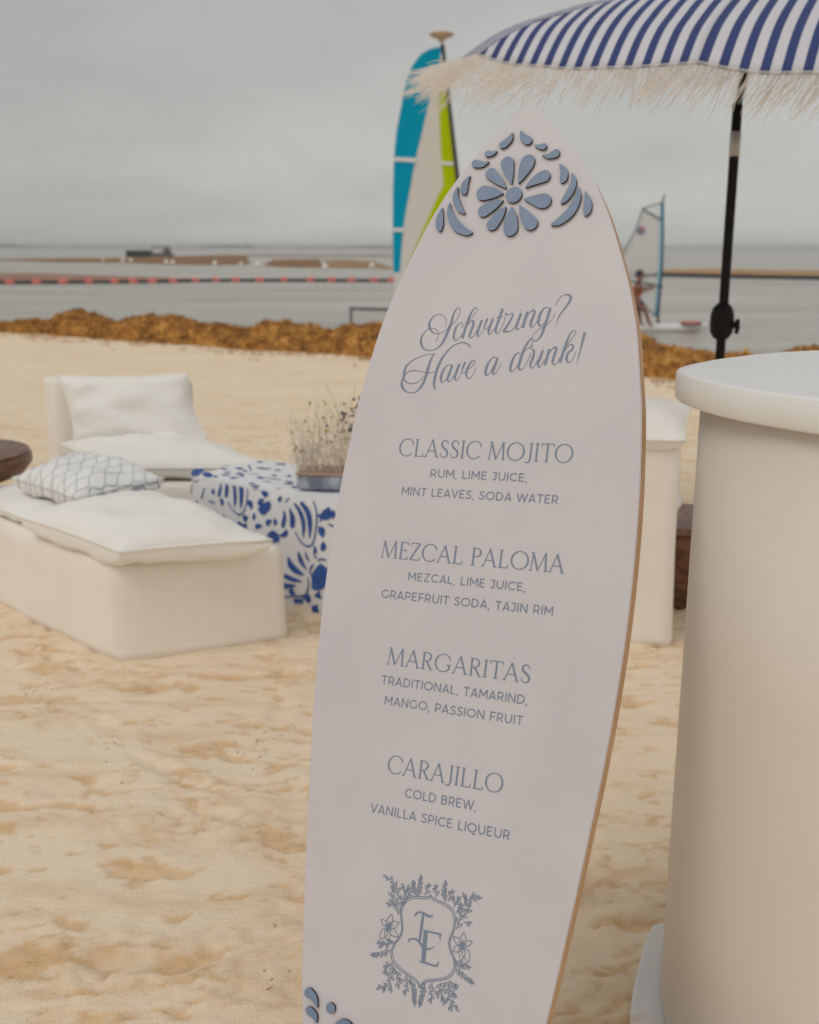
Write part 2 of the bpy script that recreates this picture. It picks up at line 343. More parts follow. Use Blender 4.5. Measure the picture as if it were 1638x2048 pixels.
class MB:
    """collects shapes in one mesh"""
    def __init__(s): s.v, s.f, s.mi, s.uv = [], [], [], None
    def add(s, vs, fs, mi=0):
        b = len(s.v); s.v += [tuple(p) for p in vs]
        s.f += [tuple(b + i for i in f) for f in fs]; s.mi += [mi] * len(fs)
    def box(s, c, size, mi=0, M=None):
        x, y, z = (q / 2 for q in size)
        P = [Vector((a * x, b * y, d * z)) for d in (-1, 1) for a, b in ((-1, -1), (1, -1), (1, 1), (-1, 1))]
        if M: P = [M @ p for p in P]
        c = Vector(c)
        s.add([c + p for p in P], [(3, 2, 1, 0), (4, 5, 6, 7), (0, 1, 5, 4), (1, 2, 6, 5), (2, 3, 7, 6), (3, 0, 4, 7)], mi)
    def tube(s, pts, rad, sides=8, mi=0, cap=True):
        pts = [Vector(p) for p in pts]
        if not hasattr(rad, '__len__'): rad = [rad] * len(pts)
        V, Fc = [], []
        prev = None
        for i, p in enumerate(pts):
            d = (pts[min(i + 1, len(pts) - 1)] - pts[max(i - 1, 0)]).normalized()
            if prev is None:
                a = d.orthogonal().normalized()
            else:
                a = (prev - d * prev.dot(d)).normalized()
            prev = a; b = d.cross(a)
            for k in range(sides):
                t = 2 * math.pi * k / sides
                V.append(p + (a * math.cos(t) + b * math.sin(t)) * rad[i])
        for i in range(len(pts) - 1):
            for k in range(sides):
                k2 = (k + 1) % sides
                Fc.append((i * sides + k, i * sides + k2, (i + 1) * sides + k2, (i + 1) * sides + k))
        if cap:
            Fc.append(tuple(range(sides))[::-1]); Fc.append(tuple((len(pts) - 1) * sides + k for k in range(sides)))
        s.add(V, Fc, mi)
    def lathe(s, prof, c=(0, 0, 0), n=48, mi=0, M=None):
        V, Fc = [], []
        c = Vector(c)
        for r, z in prof:
            for k in range(n):
                t = 2 * math.pi * k / n
                p = Vector((r * math.cos(t), r * math.sin(t), z))
                V.append(c + (M @ p if M else p))
        for i in range(len(prof) - 1):
            for k in range(n):
                k2 = (k + 1) % n
                Fc.append((i * n + k, i * n + k2, (i + 1) * n + k2, (i + 1) * n + k))
        if prof[0][0] > 1e-6: Fc.append(tuple(range(n))[::-1])
        if prof[-1][0] > 1e-6: Fc.append(tuple((len(prof) - 1) * n + k for k in range(n)))
        s.add(V, Fc, mi)
    def ball(s, c, r, mi=0, n=12, sc=(1, 1, 1)):
        V, Fc = [], []
        rings = n // 2
        c = Vector(c)
        for i in range(rings + 1):
            ph = math.pi * i / rings
            for k in range(n):
                t = 2 * math.pi * k / n
                V.append(c + Vector((r * sc[0] * math.sin(ph) * math.cos(t), r * sc[1] * math.sin(ph) * math.sin(t), r * sc[2] * math.cos(ph))))
        for i in range(rings):
            for k in range(n):
                k2 = (k + 1) % n
                Fc.append((i * n + k, (i + 1) * n + k, (i + 1) * n + k2, i * n + k2))
        s.add(V, Fc, mi)
    def prism(s, outline, nrm, depth, mi=0, mi_side=None, M=None):
        """outline: 3-D points of a flat front face; extruded by -nrm*depth"""
        n = len(outline); nrm = Vector(nrm)
        A = [Vector(p) for p in outline]; B = [p - nrm * depth for p in A]
        s.add(A + B, [tuple(range(n)), tuple(range(2 * n - 1, n - 1, -1))], mi)
        b = len(s.v) - 2 * n
        sd = [(b + i, b + n + i, b + n + (i + 1) % n, b + (i + 1) % n) for i in range(n)]
        s.f += sd; s.mi += [mi if mi_side is None else mi_side] * n
    def build(s, name, mats, parent=None, smooth=False, bevel=0, fix=True, merge=False):
        me = bpy.data.meshes.new(name)
        off = Vector((0, 0, 0))
        if parent is not None:
            off = world_of(parent)
        elif s.v:                                   # origin at the base of the thing
            arr = np.array(s.v); off = Vector(((arr[:, 0].min() + arr[:, 0].max()) / 2, (arr[:, 1].min() + arr[:, 1].max()) / 2, arr[:, 2].min()))
        me.from_pydata([tuple(Vector(p) - off) for p in s.v], [], s.f)
        if not isinstance(mats, (list, tuple)): mats = [mats]
        for q in mats: me.materials.append(q)
        me.polygons.foreach_set('material_index', s.mi)
        me.polygons.foreach_set('use_smooth', [smooth] * len(me.polygons))
        if fix:
            bm = bmesh.new(); bm.from_mesh(me)
            if merge: bmesh.ops.remove_doubles(bm, verts=bm.verts, dist=1e-5)
            bmesh.ops.recalc_face_normals(bm, faces=bm.faces)
            bm.to_mesh(me); bm.free()
        me.update()
        o = bpy.data.objects.new(name, me)
        COL.objects.link(o)
        if parent is not None: o.parent = parent
        else: o.location = off
        if bevel:
            md = o.modifiers.new('bevel', 'BEVEL'); md.width = bevel; md.segments = 3; md.limit_method = 'ANGLE'; md.angle_limit = R(40)
            md.harden_normals = False
        if smooth == 'auto': pass
        return o
def world_of(o):
    p = Vector(o.location)
    while o.parent is not None:
        o = o.parent; p = p + Vector(o.location)
    return p

def catmull(P, n=6):
    P = [np.array(p, float) for p in P]
    if len(P) < 3 and len(P) > 1:
        return [P[0] + (P[1] - P[0]) * t for t in np.linspace(0, 1, n + 1)]
    out = []
    for i in range(len(P) - 1):
        p0 = P[i - 1] if i else 2 * P[0] - P[1]
        p1, p2 = P[i], P[i + 1]
        p3 = P[i + 2] if i + 2 < len(P) else 2 * P[-1] - P[-2]
        for k in range(n):
            t = k / n
            out.append(0.5 * ((2 * p1) + (p2 - p0) * t + (2 * p0 - 5 * p1 + 4 * p2 - p3) * t * t + (3 * p1 - p0 - 3 * p2 + p3) * t ** 3))
    out.append(P[-1])
    return out
def triples(s, k=1e-4):
    return [(s[i] * k, s[i + 1] * k, s[i + 2] * k) for i in range(0, len(s), 3)]

def ribbon2d(pts, caps=False):
    """pts (x, y, w) -> left and right outlines in the plane"""
    Lf, Rt = [], []
    n = len(pts)
    for i, p in enumerate(pts):
        a = pts[max(i - 1, 0)]; b = pts[min(i + 1, n - 1)]
        dx, dy = b[0] - a[0], b[1] - a[1]
        d = math.hypot(dx, dy) or 1e-9
        nx, ny = -dy / d, dx / d
        w = max(p[2], 1e-6) / 2
        Lf.append((p[0] + nx * w, p[1] + ny * w)); Rt.append((p[0] - nx * w, p[1] - ny * w))
    if caps:
        p, q = pts[-1], pts[-2]
        a0 = math.atan2(p[1] - q[1], p[0] - q[0])
        cap = [(p[0] + p[2] / 2 * math.cos(a0 + t), p[1] + p[2] / 2 * math.sin(a0 + t)) for t in np.linspace(math.pi / 2, -math.pi / 2, 13)[1:-1]]
        return Lf, cap, Rt
    return Lf, Rt

def mat(name, color=(0.8, 0.8, 0.8), rough=0.6, **kw):
    m = bpy.data.materials.new(name)
    m.use_nodes = True
    b = m.node_tree.nodes['Principled BSDF']
    b.inputs['Base Color'].default_value = (*color, 1)
    b.inputs['Roughness'].default_value = rough
    for k, v in kw.items(): b.inputs[k].default_value = v
    return m
def nodes(m): return m.node_tree.nodes, m.node_tree.links, m.node_tree.nodes['Principled BSDF']
def noise_color(m, c1, c2, scale, detail=4, lo=0.35, hi=0.65, coord='Object', stretch=None, rough=0.5):
    N, L, b = nodes(m)
    tc = N.new('ShaderNodeTexCoord'); nz = N.new('ShaderNodeTexNoise'); rp = N.new('ShaderNodeValToRGB')
    nz.inputs['Scale'].default_value = scale; nz.inputs['Detail'].default_value = detail; nz.inputs['Roughness'].default_value = rough
    src = tc.outputs[coord]
    if stretch:
        mp = N.new('ShaderNodeMapping'); mp.inputs['Scale'].default_value = stretch
        L.new(src, mp.inputs[0]); src = mp.outputs[0]
    L.new(src, nz.inputs['Vector'])
    rp.color_ramp.elements[0].position = lo; rp.color_ramp.elements[0].color = (*c1, 1)
    rp.color_ramp.elements[1].position = hi; rp.color_ramp.elements[1].color = (*c2, 1)
    L.new(nz.outputs['Fac'], rp.inputs[0]); L.new(rp.outputs[0], b.inputs['Base Color'])
    return rp
def bump(m, scale, strength=0.2, dist=0.01, detail=3, coord='Object', stretch=None):
    N, L, b = nodes(m)
    tc = N.new('ShaderNodeTexCoord'); nz = N.new('ShaderNodeTexNoise'); bp = N.new('ShaderNodeBump')
    nz.inputs['Scale'].default_value = scale; nz.inputs['Detail'].default_value = detail
    bp.inputs['Strength'].default_value = strength; bp.inputs['Distance'].default_value = dist
    src = tc.outputs[coord]
    if stretch:
        mp = N.new('ShaderNodeMapping'); mp.inputs['Scale'].default_value = stretch
        L.new(src, mp.inputs[0]); src = mp.outputs[0]
    L.new(src, nz.inputs['Vector']); L.new(nz.outputs['Fac'], bp.inputs['Height'])
    if b.inputs['Normal'].is_linked: L.new(b.inputs['Normal'].links[0].from_socket, bp.inputs['Normal'])
    L.new(bp.outputs[0], b.inputs['Normal'])

# ---------------------------------------------------------------- materials
M_board = mat('white_painted_panel', (0.72, 0.665, 0.655), 0.45)
noise_color(M_board, (0.575, 0.538, 0.556), (0.60, 0.56, 0.577), 7, 3)
bump(M_board, 260, 0.04, 0.001)
M_edge = mat('cut_wood_edge', (0.42, 0.25, 0.12), 0.65)
noise_color(M_edge, (0.50, 0.30, 0.16), (0.60, 0.38, 0.22), 60, 4, stretch=(1, 1, 0.15))
M_blue = mat('dusty_blue_paint', (0.175, 0.255, 0.42), 0.5)
noise_color(M_blue, (0.165, 0.225, 0.335), (0.19, 0.255, 0.37), 40, 3)
M_sideshade = mat('painted_shadow_side', (0.045, 0.035, 0.03), 0.8)  # near-black sides paint shadow in around the raised blue pieces
M_ink = mat('slate_blue_vinyl', (0.185, 0.232, 0.315), 0.5)
M_white = mat('white_laminate', (0.80, 0.79, 0.77), 0.42)
noise_color(M_white, (0.79, 0.78, 0.76), (0.80, 0.79, 0.775), 8, 7, .4, .6, rough=.7)
bump(M_white, 90, 0.03, 0.002)
M_plate = mat('sandy_white_plate', (.8, .79, .77), .5)
noise_color(M_plate, (0.80, 0.79, 0.77), (0.72, 0.60, 0.45), 9, 6, .60, .68, stretch=(.6, 1.6, 1))
M_barwrap = mat('cream_painted_wrap', (0.80, 0.72, 0.63), 0.5)
noise_color(M_barwrap, (0.71, 0.645, 0.565), (0.745, 0.685, 0.605), 2.5, 3, stretch=(1, 1, 0.25))
N_, L_, B_ = nodes(M_barwrap)          # faint scuffs and rub marks on the wrap
tc_ = N_.new('ShaderNodeTexCoord'); nz_ = N_.new('ShaderNodeTexNoise'); nz_.inputs['Scale'].default_value = 7; nz_.inputs['Detail'].default_value = 9; nz_.inputs['Roughness'].default_value = .75
L_.new(tc_.outputs['Object'], nz_.inputs['Vector'])
rr_ = N_.new('ShaderNodeValToRGB'); rr_.color_ramp.elements[0].position = .60; rr_.color_ramp.elements[1].position = .74
rr_.color_ramp.elements[0].color = (1, 1, 1, 1); rr_.color_ramp.elements[1].color = (.93, .91, .88, 1); L_.new(nz_.outputs['Fac'], rr_.inputs[0])
mm_ = N_.new('ShaderNodeMix'); mm_.data_type = 'RGBA'; mm_.blend_type = 'MULTIPLY'; mm_.inputs['Factor'].default_value = 1
L_.new(B_.inputs['Base Color'].links[0].from_socket, mm_.inputs['A']); L_.new(rr_.outputs[0], mm_.inputs['B']); L_.new(mm_.outputs['Result'], B_.inputs['Base Color'])
bump(M_barwrap, 5, 0.10, 0.01, 3, stretch=(1, 1, 0.15))
def linen(name, c1, c2, sc=6):
    m = mat(name, c1, 0.85)
    noise_color(m, c1, c2, sc, 4)
    bump(m, 700, 0.12, 0.001, 2)
    bump(m, 9, 0.25, 0.012, 4)
    m.node_tree.nodes['Principled BSDF'].inputs['Sheen Weight'].default_value = 0.15
    return m
M_slip = linen('cream_slipcover', (0.85, 0.785, 0.70), (0.88, 0.82, 0.74))
M_linen = linen('white_linen', (0.84, 0.81, 0.75), (0.87, 0.845, 0.79))
M_cloth = linen('white_tablecloth', (0.76, 0.76, 0.77), (0.80, 0.80, 0.80))
M_print = mat('cobalt_print', (0.03, 0.09, 0.33), 0.8)
noise_color(M_print, (0.025, 0.075, 0.29), (0.04, 0.11, 0.37), 30, 3)
M_line = mat('dark_print_line', (0.06, 0.065, 0.09), 0.8)
M_wood = mat('brown_hardwood', (0.13, 0.06, 0.03), 0.4)
noise_color(M_wood, (0.07, 0.028, 0.013), (0.22, 0.095, 0.045), 12, 6, stretch=(1, 1, 4))
M_woodtop = mat('brown_hardwood_top', (0.2, 0.13, 0.1), 0.5)
noise_color(M_woodtop, (0.15, 0.085, 0.06), (0.27, 0.165, 0.115), 9, 6, stretch=(6, 1, 1))
M_black = mat('black_metal', (0.010, 0.008, 0.007), 0.6, **{'Specular IOR Level': 0.2})
M_steel = mat('bare_metal_collar', (0.45, 0.43, 0.40), 0.4, Metallic=0.6)
M_fringe = mat('cream_cotton_fringe', (0.84, 0.76, 0.66), 0.9)
noise_color(M_fringe, (0.95, 0.90, 0.85), (0.98, 0.95, 0.92), 25, 2)
M_grey = mat('grey_metal', (0.13, 0.125, 0.12), 0.5)

# ---------------------------------------------------------------- sand
def vnoise(x, y, seed):
    xi, yi = np.floor(x).astype(np.int64), np.floor(y).astype(np.int64)
    fx, fy = x - xi, y - yi
    fx, fy = fx * fx * (3 - 2 * fx), fy * fy * (3 - 2 * fy)
    def h(a, b):
        n = (a * 374761393 + b * 668265263 + seed * 1442695041) & 0xffffffff
        n = ((n ^ (n >> 13)) * 1274126177) & 0xffffffff
        return ((n ^ (n >> 16)) & 0xffff) / 65535.0
    return (h(xi, yi) * (1 - fx) + h(xi + 1, yi) * fx) * (1 - fy) + (h(xi, yi + 1) * (1 - fx) + h(xi + 1, yi + 1) * fx) * fy
def shore_t(x, y): return (y + 0.67 * x - 13.2) / 1.2
def sand_base(x, y):
    t = shore_t(x, y)
    return np.where(t > 0, np.maximum(-0.12 * t, -3.0), 0.0)
xs = np.concatenate([-np.geomspace(60, 3.2, 46)[:-1], np.arange(-3.2, 2.6, 0.0125), np.geomspace(2.6, 60, 46)])
ys = np.concatenate([-np.geomspace(60, 0.5, 14), np.arange(-0.4, 0.9, 0.15), np.arange(0.95, 3.6, 0.0095), 3.6 * np.power(1.0052, np.arange(1, 360))])
ys = np.concatenate([ys, np.linspace(ys[-1] + 0.4, 48, 30)])
GX, GY = np.meshgrid(xs, ys)
Z = sand_base(GX, GY)
wx = GX + 0.22 * (vnoise(GX * 1.7, GY * 1.7, 3) - 0.5) + 0.05 * (vnoise(GX * 8, GY * 8, 5) - 0.5)
wy = GY + 0.22 * (vnoise(GX * 1.7, GY * 1.7, 4) - 0.5) + 0.05 * (vnoise(GX * 8, GY * 8, 6) - 0.5)
Z += 0.020 * (vnoise(wx * 0.9, wy * 1.3, 1) - 0.5)
rid = 1 - np.abs(2 * vnoise(wx * 2.2, wy * 6.5, 11) - 1)
Z += 0.007 * (rid ** 2 - 0.4)
rid2 = 1 - np.abs(2 * vnoise(wx * 5 + 5, wy * 14.0, 12) - 1)
Z += 0.0035 * (rid2 ** 2 - 0.4)
rough_patch = np.clip((vnoise(wx * 2.0, wy * 4.4, 21) - 0.60) * 7, 0, 1)
Z += rough_patch * (0.009 * (vnoise(GX * 30, GY * 34, 13) - 0.5) + 0.011 * (vnoise(GX * 62, GY * 62, 15) - 0.5)) + 0.003 * (vnoise(GX * 15, GY * 26, 14) - 0.5)
rng = np.random.default_rng(5)
for i in range(760):
    fy = 0.9 + 9 * rng.random() ** 1.5; fx = rng.uniform(-3.3, 2.6) * (1 if fy < 5 else 1.7)
    a = rng.normal(1.57, 0.6) if rng.random() < .35 else rng.normal(0.0, 0.55)
    ln, wd, dp = rng.uniform(.06, .13), rng.uniform(.028, .05), rng.uniform(.002, .010)
    i0, i1 = np.searchsorted(ys, [fy - .3, fy + .3]); j0, j1 = np.searchsorted(xs, [fx - .3, fx + .3])
    if i1 <= i0 or j1 <= j0: continue
    X, Y = GX[i0:i1, j0:j1] - fx, GY[i0:i1, j0:j1] - fy
    u = (X * math.cos(a) + Y * math.sin(a)) / ln; v = (-X * math.sin(a) + Y * math.cos(a)) / wd
    q = u * u + v * v + 0.35 * (vnoise(GX[i0:i1, j0:j1] * 14, GY[i0:i1, j0:j1] * 14, i) - 0.5)
    Z[i0:i1, j0:j1] += -dp * np.exp(-q * q * .8) + dp * 0.5 * np.exp(-((np.sqrt(np.maximum(q, 0)) - 1.45) ** 2) * 5)
# wind crust: smooth plates broken away in flat hollows of loose sand, coloured darker tan
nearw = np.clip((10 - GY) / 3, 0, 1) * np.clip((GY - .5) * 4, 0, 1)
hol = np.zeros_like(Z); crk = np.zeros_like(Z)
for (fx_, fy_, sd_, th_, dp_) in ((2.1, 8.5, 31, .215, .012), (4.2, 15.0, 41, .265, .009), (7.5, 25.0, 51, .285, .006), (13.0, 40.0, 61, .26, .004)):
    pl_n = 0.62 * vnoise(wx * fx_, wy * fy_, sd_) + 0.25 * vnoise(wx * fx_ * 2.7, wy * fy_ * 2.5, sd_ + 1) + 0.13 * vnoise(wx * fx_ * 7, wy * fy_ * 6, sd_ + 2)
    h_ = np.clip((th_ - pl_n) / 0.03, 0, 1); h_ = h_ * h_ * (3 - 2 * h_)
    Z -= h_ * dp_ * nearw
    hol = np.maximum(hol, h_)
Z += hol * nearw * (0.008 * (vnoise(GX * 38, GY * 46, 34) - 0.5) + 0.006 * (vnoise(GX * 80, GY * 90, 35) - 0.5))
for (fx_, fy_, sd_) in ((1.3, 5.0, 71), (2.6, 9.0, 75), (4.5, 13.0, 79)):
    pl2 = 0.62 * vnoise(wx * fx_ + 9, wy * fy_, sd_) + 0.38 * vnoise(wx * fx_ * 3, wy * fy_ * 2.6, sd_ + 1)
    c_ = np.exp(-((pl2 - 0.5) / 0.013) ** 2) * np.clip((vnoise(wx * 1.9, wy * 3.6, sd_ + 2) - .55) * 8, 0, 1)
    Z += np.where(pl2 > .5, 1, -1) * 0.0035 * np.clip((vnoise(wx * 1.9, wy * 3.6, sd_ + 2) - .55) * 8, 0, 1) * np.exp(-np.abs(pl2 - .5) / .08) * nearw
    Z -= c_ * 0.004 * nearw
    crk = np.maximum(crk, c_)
tan_v = np.clip(hol * (0.7 + .6 * vnoise(GX * 30, GY * 36, 39)) + crk * .6 + rough_patch * .75 * vnoise(GX * 40, GY * 50, 40) ** 1.5, 0, 1) * nearw  # darker tan weight for hollows, cracks and rough patches
ny, nx = GX.shape
verts = np.stack([GX, GY, Z], -1).reshape(-1, 3)
idx = np.arange(ny * nx).reshape(ny, nx)
quads = np.stack([idx[:-1, :-1], idx[:-1, 1:], idx[1:, 1:], idx[1:, :-1]], -1).reshape(-1, 4)
me = bpy.data.meshes.new('beach_sand')
me.vertices.add(len(verts)); me.vertices.foreach_set('co', verts.ravel())
me.loops.add(quads.size); me.loops.foreach_set('vertex_index', quads.ravel())
me.polygons.add(len(quads)); me.polygons.foreach_set('loop_start', np.arange(0, quads.size, 4))
me.update(calc_edges=True); me.validate()
at_ = me.attributes.new('tan_tone', 'FLOAT', 'POINT'); at_.data.foreach_set('value', tan_v.ravel().astype(np.float32))
me.polygons.foreach_set('use_smooth', [True] * len(me.polygons))
M_sand = mat('beach_sand', (0.7, 0.52, 0.32), 0.95)
def sand_material(m):
    N, L, b = nodes(m)
    tc = N.new('ShaderNodeTexCoord')
    def nz(scale, det, st=(1, 1, 1), rough=.5):
        mp = N.new('ShaderNodeMapping'); mp.inputs['Scale'].default_value = st
        n = N.new('ShaderNodeTexNoise'); n.inputs['Scale'].default_value = scale; n.inputs['Detail'].default_value = det; n.inputs['Roughness'].default_value = rough
        L.new(tc.outputs['Object'], mp.inputs[0]); L.new(mp.outputs[0], n.inputs['Vector']); return n.outputs['Fac']
    def ramp(src, lo, hi, c1, c2):
        r = N.new('ShaderNodeValToRGB'); r.color_ramp.elements[0].position = lo; r.color_ramp.elements[1].position = hi
        r.color_ramp.elements[0].color = (*c1, 1); r.color_ramp.elements[1].color = (*c2, 1); L.new(src, r.inputs[0]); return r.outputs[0]
    base = ramp(nz(1.3, 6, (0.6, 1.4, 1), .6), .3, .7, SAND_A, SAND_B)
    tan_tone = ramp(nz(4.5, 7, (0.45, 1.5, 1), .65), .52, .70, (1, 1, 1), (0.90, 0.82, 0.71))
    grain = ramp(nz(420, 2), .25, .75, (0.90, 0.88, 0.86), (1.06, 1.06, 1.06))
    m1 = N.new('ShaderNodeMix'); m1.data_type = 'RGBA'; m1.blend_type = 'MULTIPLY'; m1.inputs['Factor'].default_value = 1
    L.new(base, m1.inputs['A']); L.new(tan_tone, m1.inputs['B'])
    m2 = N.new('ShaderNodeMix'); m2.data_type = 'RGBA'; m2.blend_type = 'MULTIPLY'; m2.inputs['Factor'].default_value = 1
    L.new(m1.outputs['Result'], m2.inputs['A']); L.new(grain, m2.inputs['B'])
    da = N.new('ShaderNodeAttribute'); da.attribute_name = 'tan_tone'
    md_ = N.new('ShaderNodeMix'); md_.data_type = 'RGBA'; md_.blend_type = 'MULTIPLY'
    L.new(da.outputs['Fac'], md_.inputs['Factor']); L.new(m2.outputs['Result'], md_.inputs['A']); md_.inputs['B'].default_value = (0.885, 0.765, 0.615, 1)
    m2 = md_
    # specks of dried weed
    vo = N.new('ShaderNodeTexVoronoi'); vo.inputs['Scale'].default_value = 70
    L.new(tc.outputs['Object'], vo.inputs['Vector'])
    lt = N.new('ShaderNodeMath'); lt.operation = 'LESS_THAN'; lt.inputs[1].default_value = 0.10
    L.new(vo.outputs['Distance'], lt.inputs[0])
    cl = nz(2.2, 4); gt = N.new('ShaderNodeMath'); gt.operation = 'GREATER_THAN'; gt.inputs[1].default_value = 0.60
    L.new(cl, gt.inputs[0])
    an = N.new('ShaderNodeMath'); an.operation = 'MULTIPLY'; L.new(lt.outputs[0], an.inputs[0]); L.new(gt.outputs[0], an.inputs[1])
    m3 = N.new('ShaderNodeMix'); m3.data_type = 'RGBA'
    L.new(an.outputs[0], m3.inputs['Factor']); L.new(m2.outputs['Result'], m3.inputs['A']); m3.inputs['B'].default_value = (0.28, 0.17, 0.08, 1)
    L.new(m3.outputs['Result'], b.inputs['Base Color'])
    b.inputs['Specular IOR Level'].default_value = 0.1
SAND_A, SAND_B = (0.86, 0.695, 0.505), (0.90, 0.755, 0.575)
sand_material(M_sand)
bump(M_sand, 55, 0.30, 0.012, 5, stretch=(0.7, 1.4, 1))
bump(M_sand, 160, 0.45, 0.006, 4, stretch=(0.8, 1.3, 1))
bump(M_sand, 800, 0.3, 0.002, 2)
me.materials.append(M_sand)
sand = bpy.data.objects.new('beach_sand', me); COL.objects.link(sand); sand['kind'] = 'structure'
sand['label'] = 'pale golden beach sand with footprints and ruts'

# scraps of dried weed and broken shell lying about on the sand
rnd = random.Random(77)
scr = MB()
def sand_z(x, y):
    return float(Z[min(max(np.searchsorted(ys, y), 0), len(ys) - 1), min(max(np.searchsorted(xs, x), 0), len(xs) - 1)])
for c_ in range(46):
    cy_ = 1.1 + 5.5 * rnd.random() ** 1.7; cx_ = rnd.uniform(-.55, .5) * cy_ * .9 + rnd.gauss(0, .02)
    for _ in range(rnd.choice((1, 1, 2, 4, 8, 14))):
        x = cx_ + rnd.gauss(0, .05); y = cy_ + rnd.gauss(0, .05); z = sand_z(x, y)
        L_s = rnd.uniform(.002, .006) if rnd.random() < .93 else rnd.uniform(.007, .014)
        a = rnd.uniform(0, math.pi); d = Vector((math.cos(a), math.sin(a), rnd.uniform(-.1, .4)))
        p = Vector((x, y, z + .0015))
        k_ = Vector((-d.y, d.x, 0)) * rnd.uniform(-.3, .3)
        scr.tube([p - d * L_s, p + k_ * L_s, p + d * L_s], [.0006, rnd.uniform(.0008, .0016), .0004], 4)
M_scrap = mat('dry_weed_scrap', (.30, .19, .10), .9)
sc_ = scr.build('weed_scraps', M_scrap, None, fix=False); sc_['kind'] = 'stuff'; sc_['label'] = 'tiny dry weed scraps scattered over the trodden sand'

# ---------------------------------------------------------------- sea and far shore
SEA_Z = -0.6
sh_n = Vector((0.67, 1, 0)).normalized(); sh_u = Vector((sh_n.y, -sh_n.x, 0))
sh_o = Vector((0, 13.2, SEA_Z))
b = MB()
rows = [2.2, 30, 120, 600, 3000, 12000]
for i in range(len(rows) - 1):
    a0, a1 = rows[i], rows[i + 1]
    b.add([sh_o + sh_n * a0 - sh_u * 12000, sh_o + sh_n * a0 + sh_u * 12000, sh_o + sh_n * a1 + sh_u * 12000, sh_o + sh_n * a1 - sh_u * 12000], [(0, 1, 2, 3)])
M_sea = mat('grey_green_sea', (0.40, 0.36, 0.305), 0.25)
M_sea.node_tree.nodes['Principled BSDF'].inputs['IOR'].default_value = 1.33
bump(M_sea, 1.5, 1.0, 0.16, 5, stretch=(0.6, 1.6, 1))
bump(M_sea, 0.22, 0.8, 0.5, 3, stretch=(0.5, 1.8, 1))
noise_color(M_sea, (0.33, 0.30, 0.25), (0.48, 0.45, 0.395), 0.22, 6, .35, .65, stretch=(0.35, 1.5, 1))
sea = b.build('sea', M_sea, merge=True); sea['kind'] = 'structure'; sea['label'] = 'calm grey sea under an overcast sky'

M_land = mat('far_shore_green', (0.06, 0.075, 0.045), 0.9)
b = MB()
FAR = 2600.0
prof = []
for i in range(420):
    x = -60 + i * 2.15           # photo column, used only to lay the tree line out along the shore
    hgt = 2.2 + 2.6 * noise.noise(Vector((x * .02, 3.1, 0))) + 1.2 * noise.noise(Vector((x * .11, 7.7, 0)))
    if x < 110: hgt += 9 * (1 - max(0, x) / 110) ** 0.7
    if 400 < x < 520: hgt += 5.5 * math.sin((x - 400) / 120 * math.pi) ** .6 + (4 if 495 < x < 512 else 0)
    if 690 < x < 800: hgt += 5.0 * min(1, (x - 690) / 20)
    if x > 800: hgt *= max(0, 1 - (x - 800) / 40)
    prof.append(((x - CX) / F_PX * FAR, max(0.4, hgt)))
V, Fc = [], []
for x, h_ in prof:
    V += [(x, FAR, SEA_Z - 1), (x, FAR + 4, h_ * .75), (x, FAR + 14, h_ + SEA_Z), (x, FAR + 60, SEA_Z - 1)]
for i in range(len(prof) - 1):
    for k in range(3): Fc.append((i * 4 + k, i * 4 + 4 + k, i * 4 + 5 + k, i * 4 + 1 + k))
b.add(V, Fc)
land = b.build('distant_shore', M_land, smooth=True); land['kind'] = 'structure'; land['label'] = 'low wooded shore on the horizon'

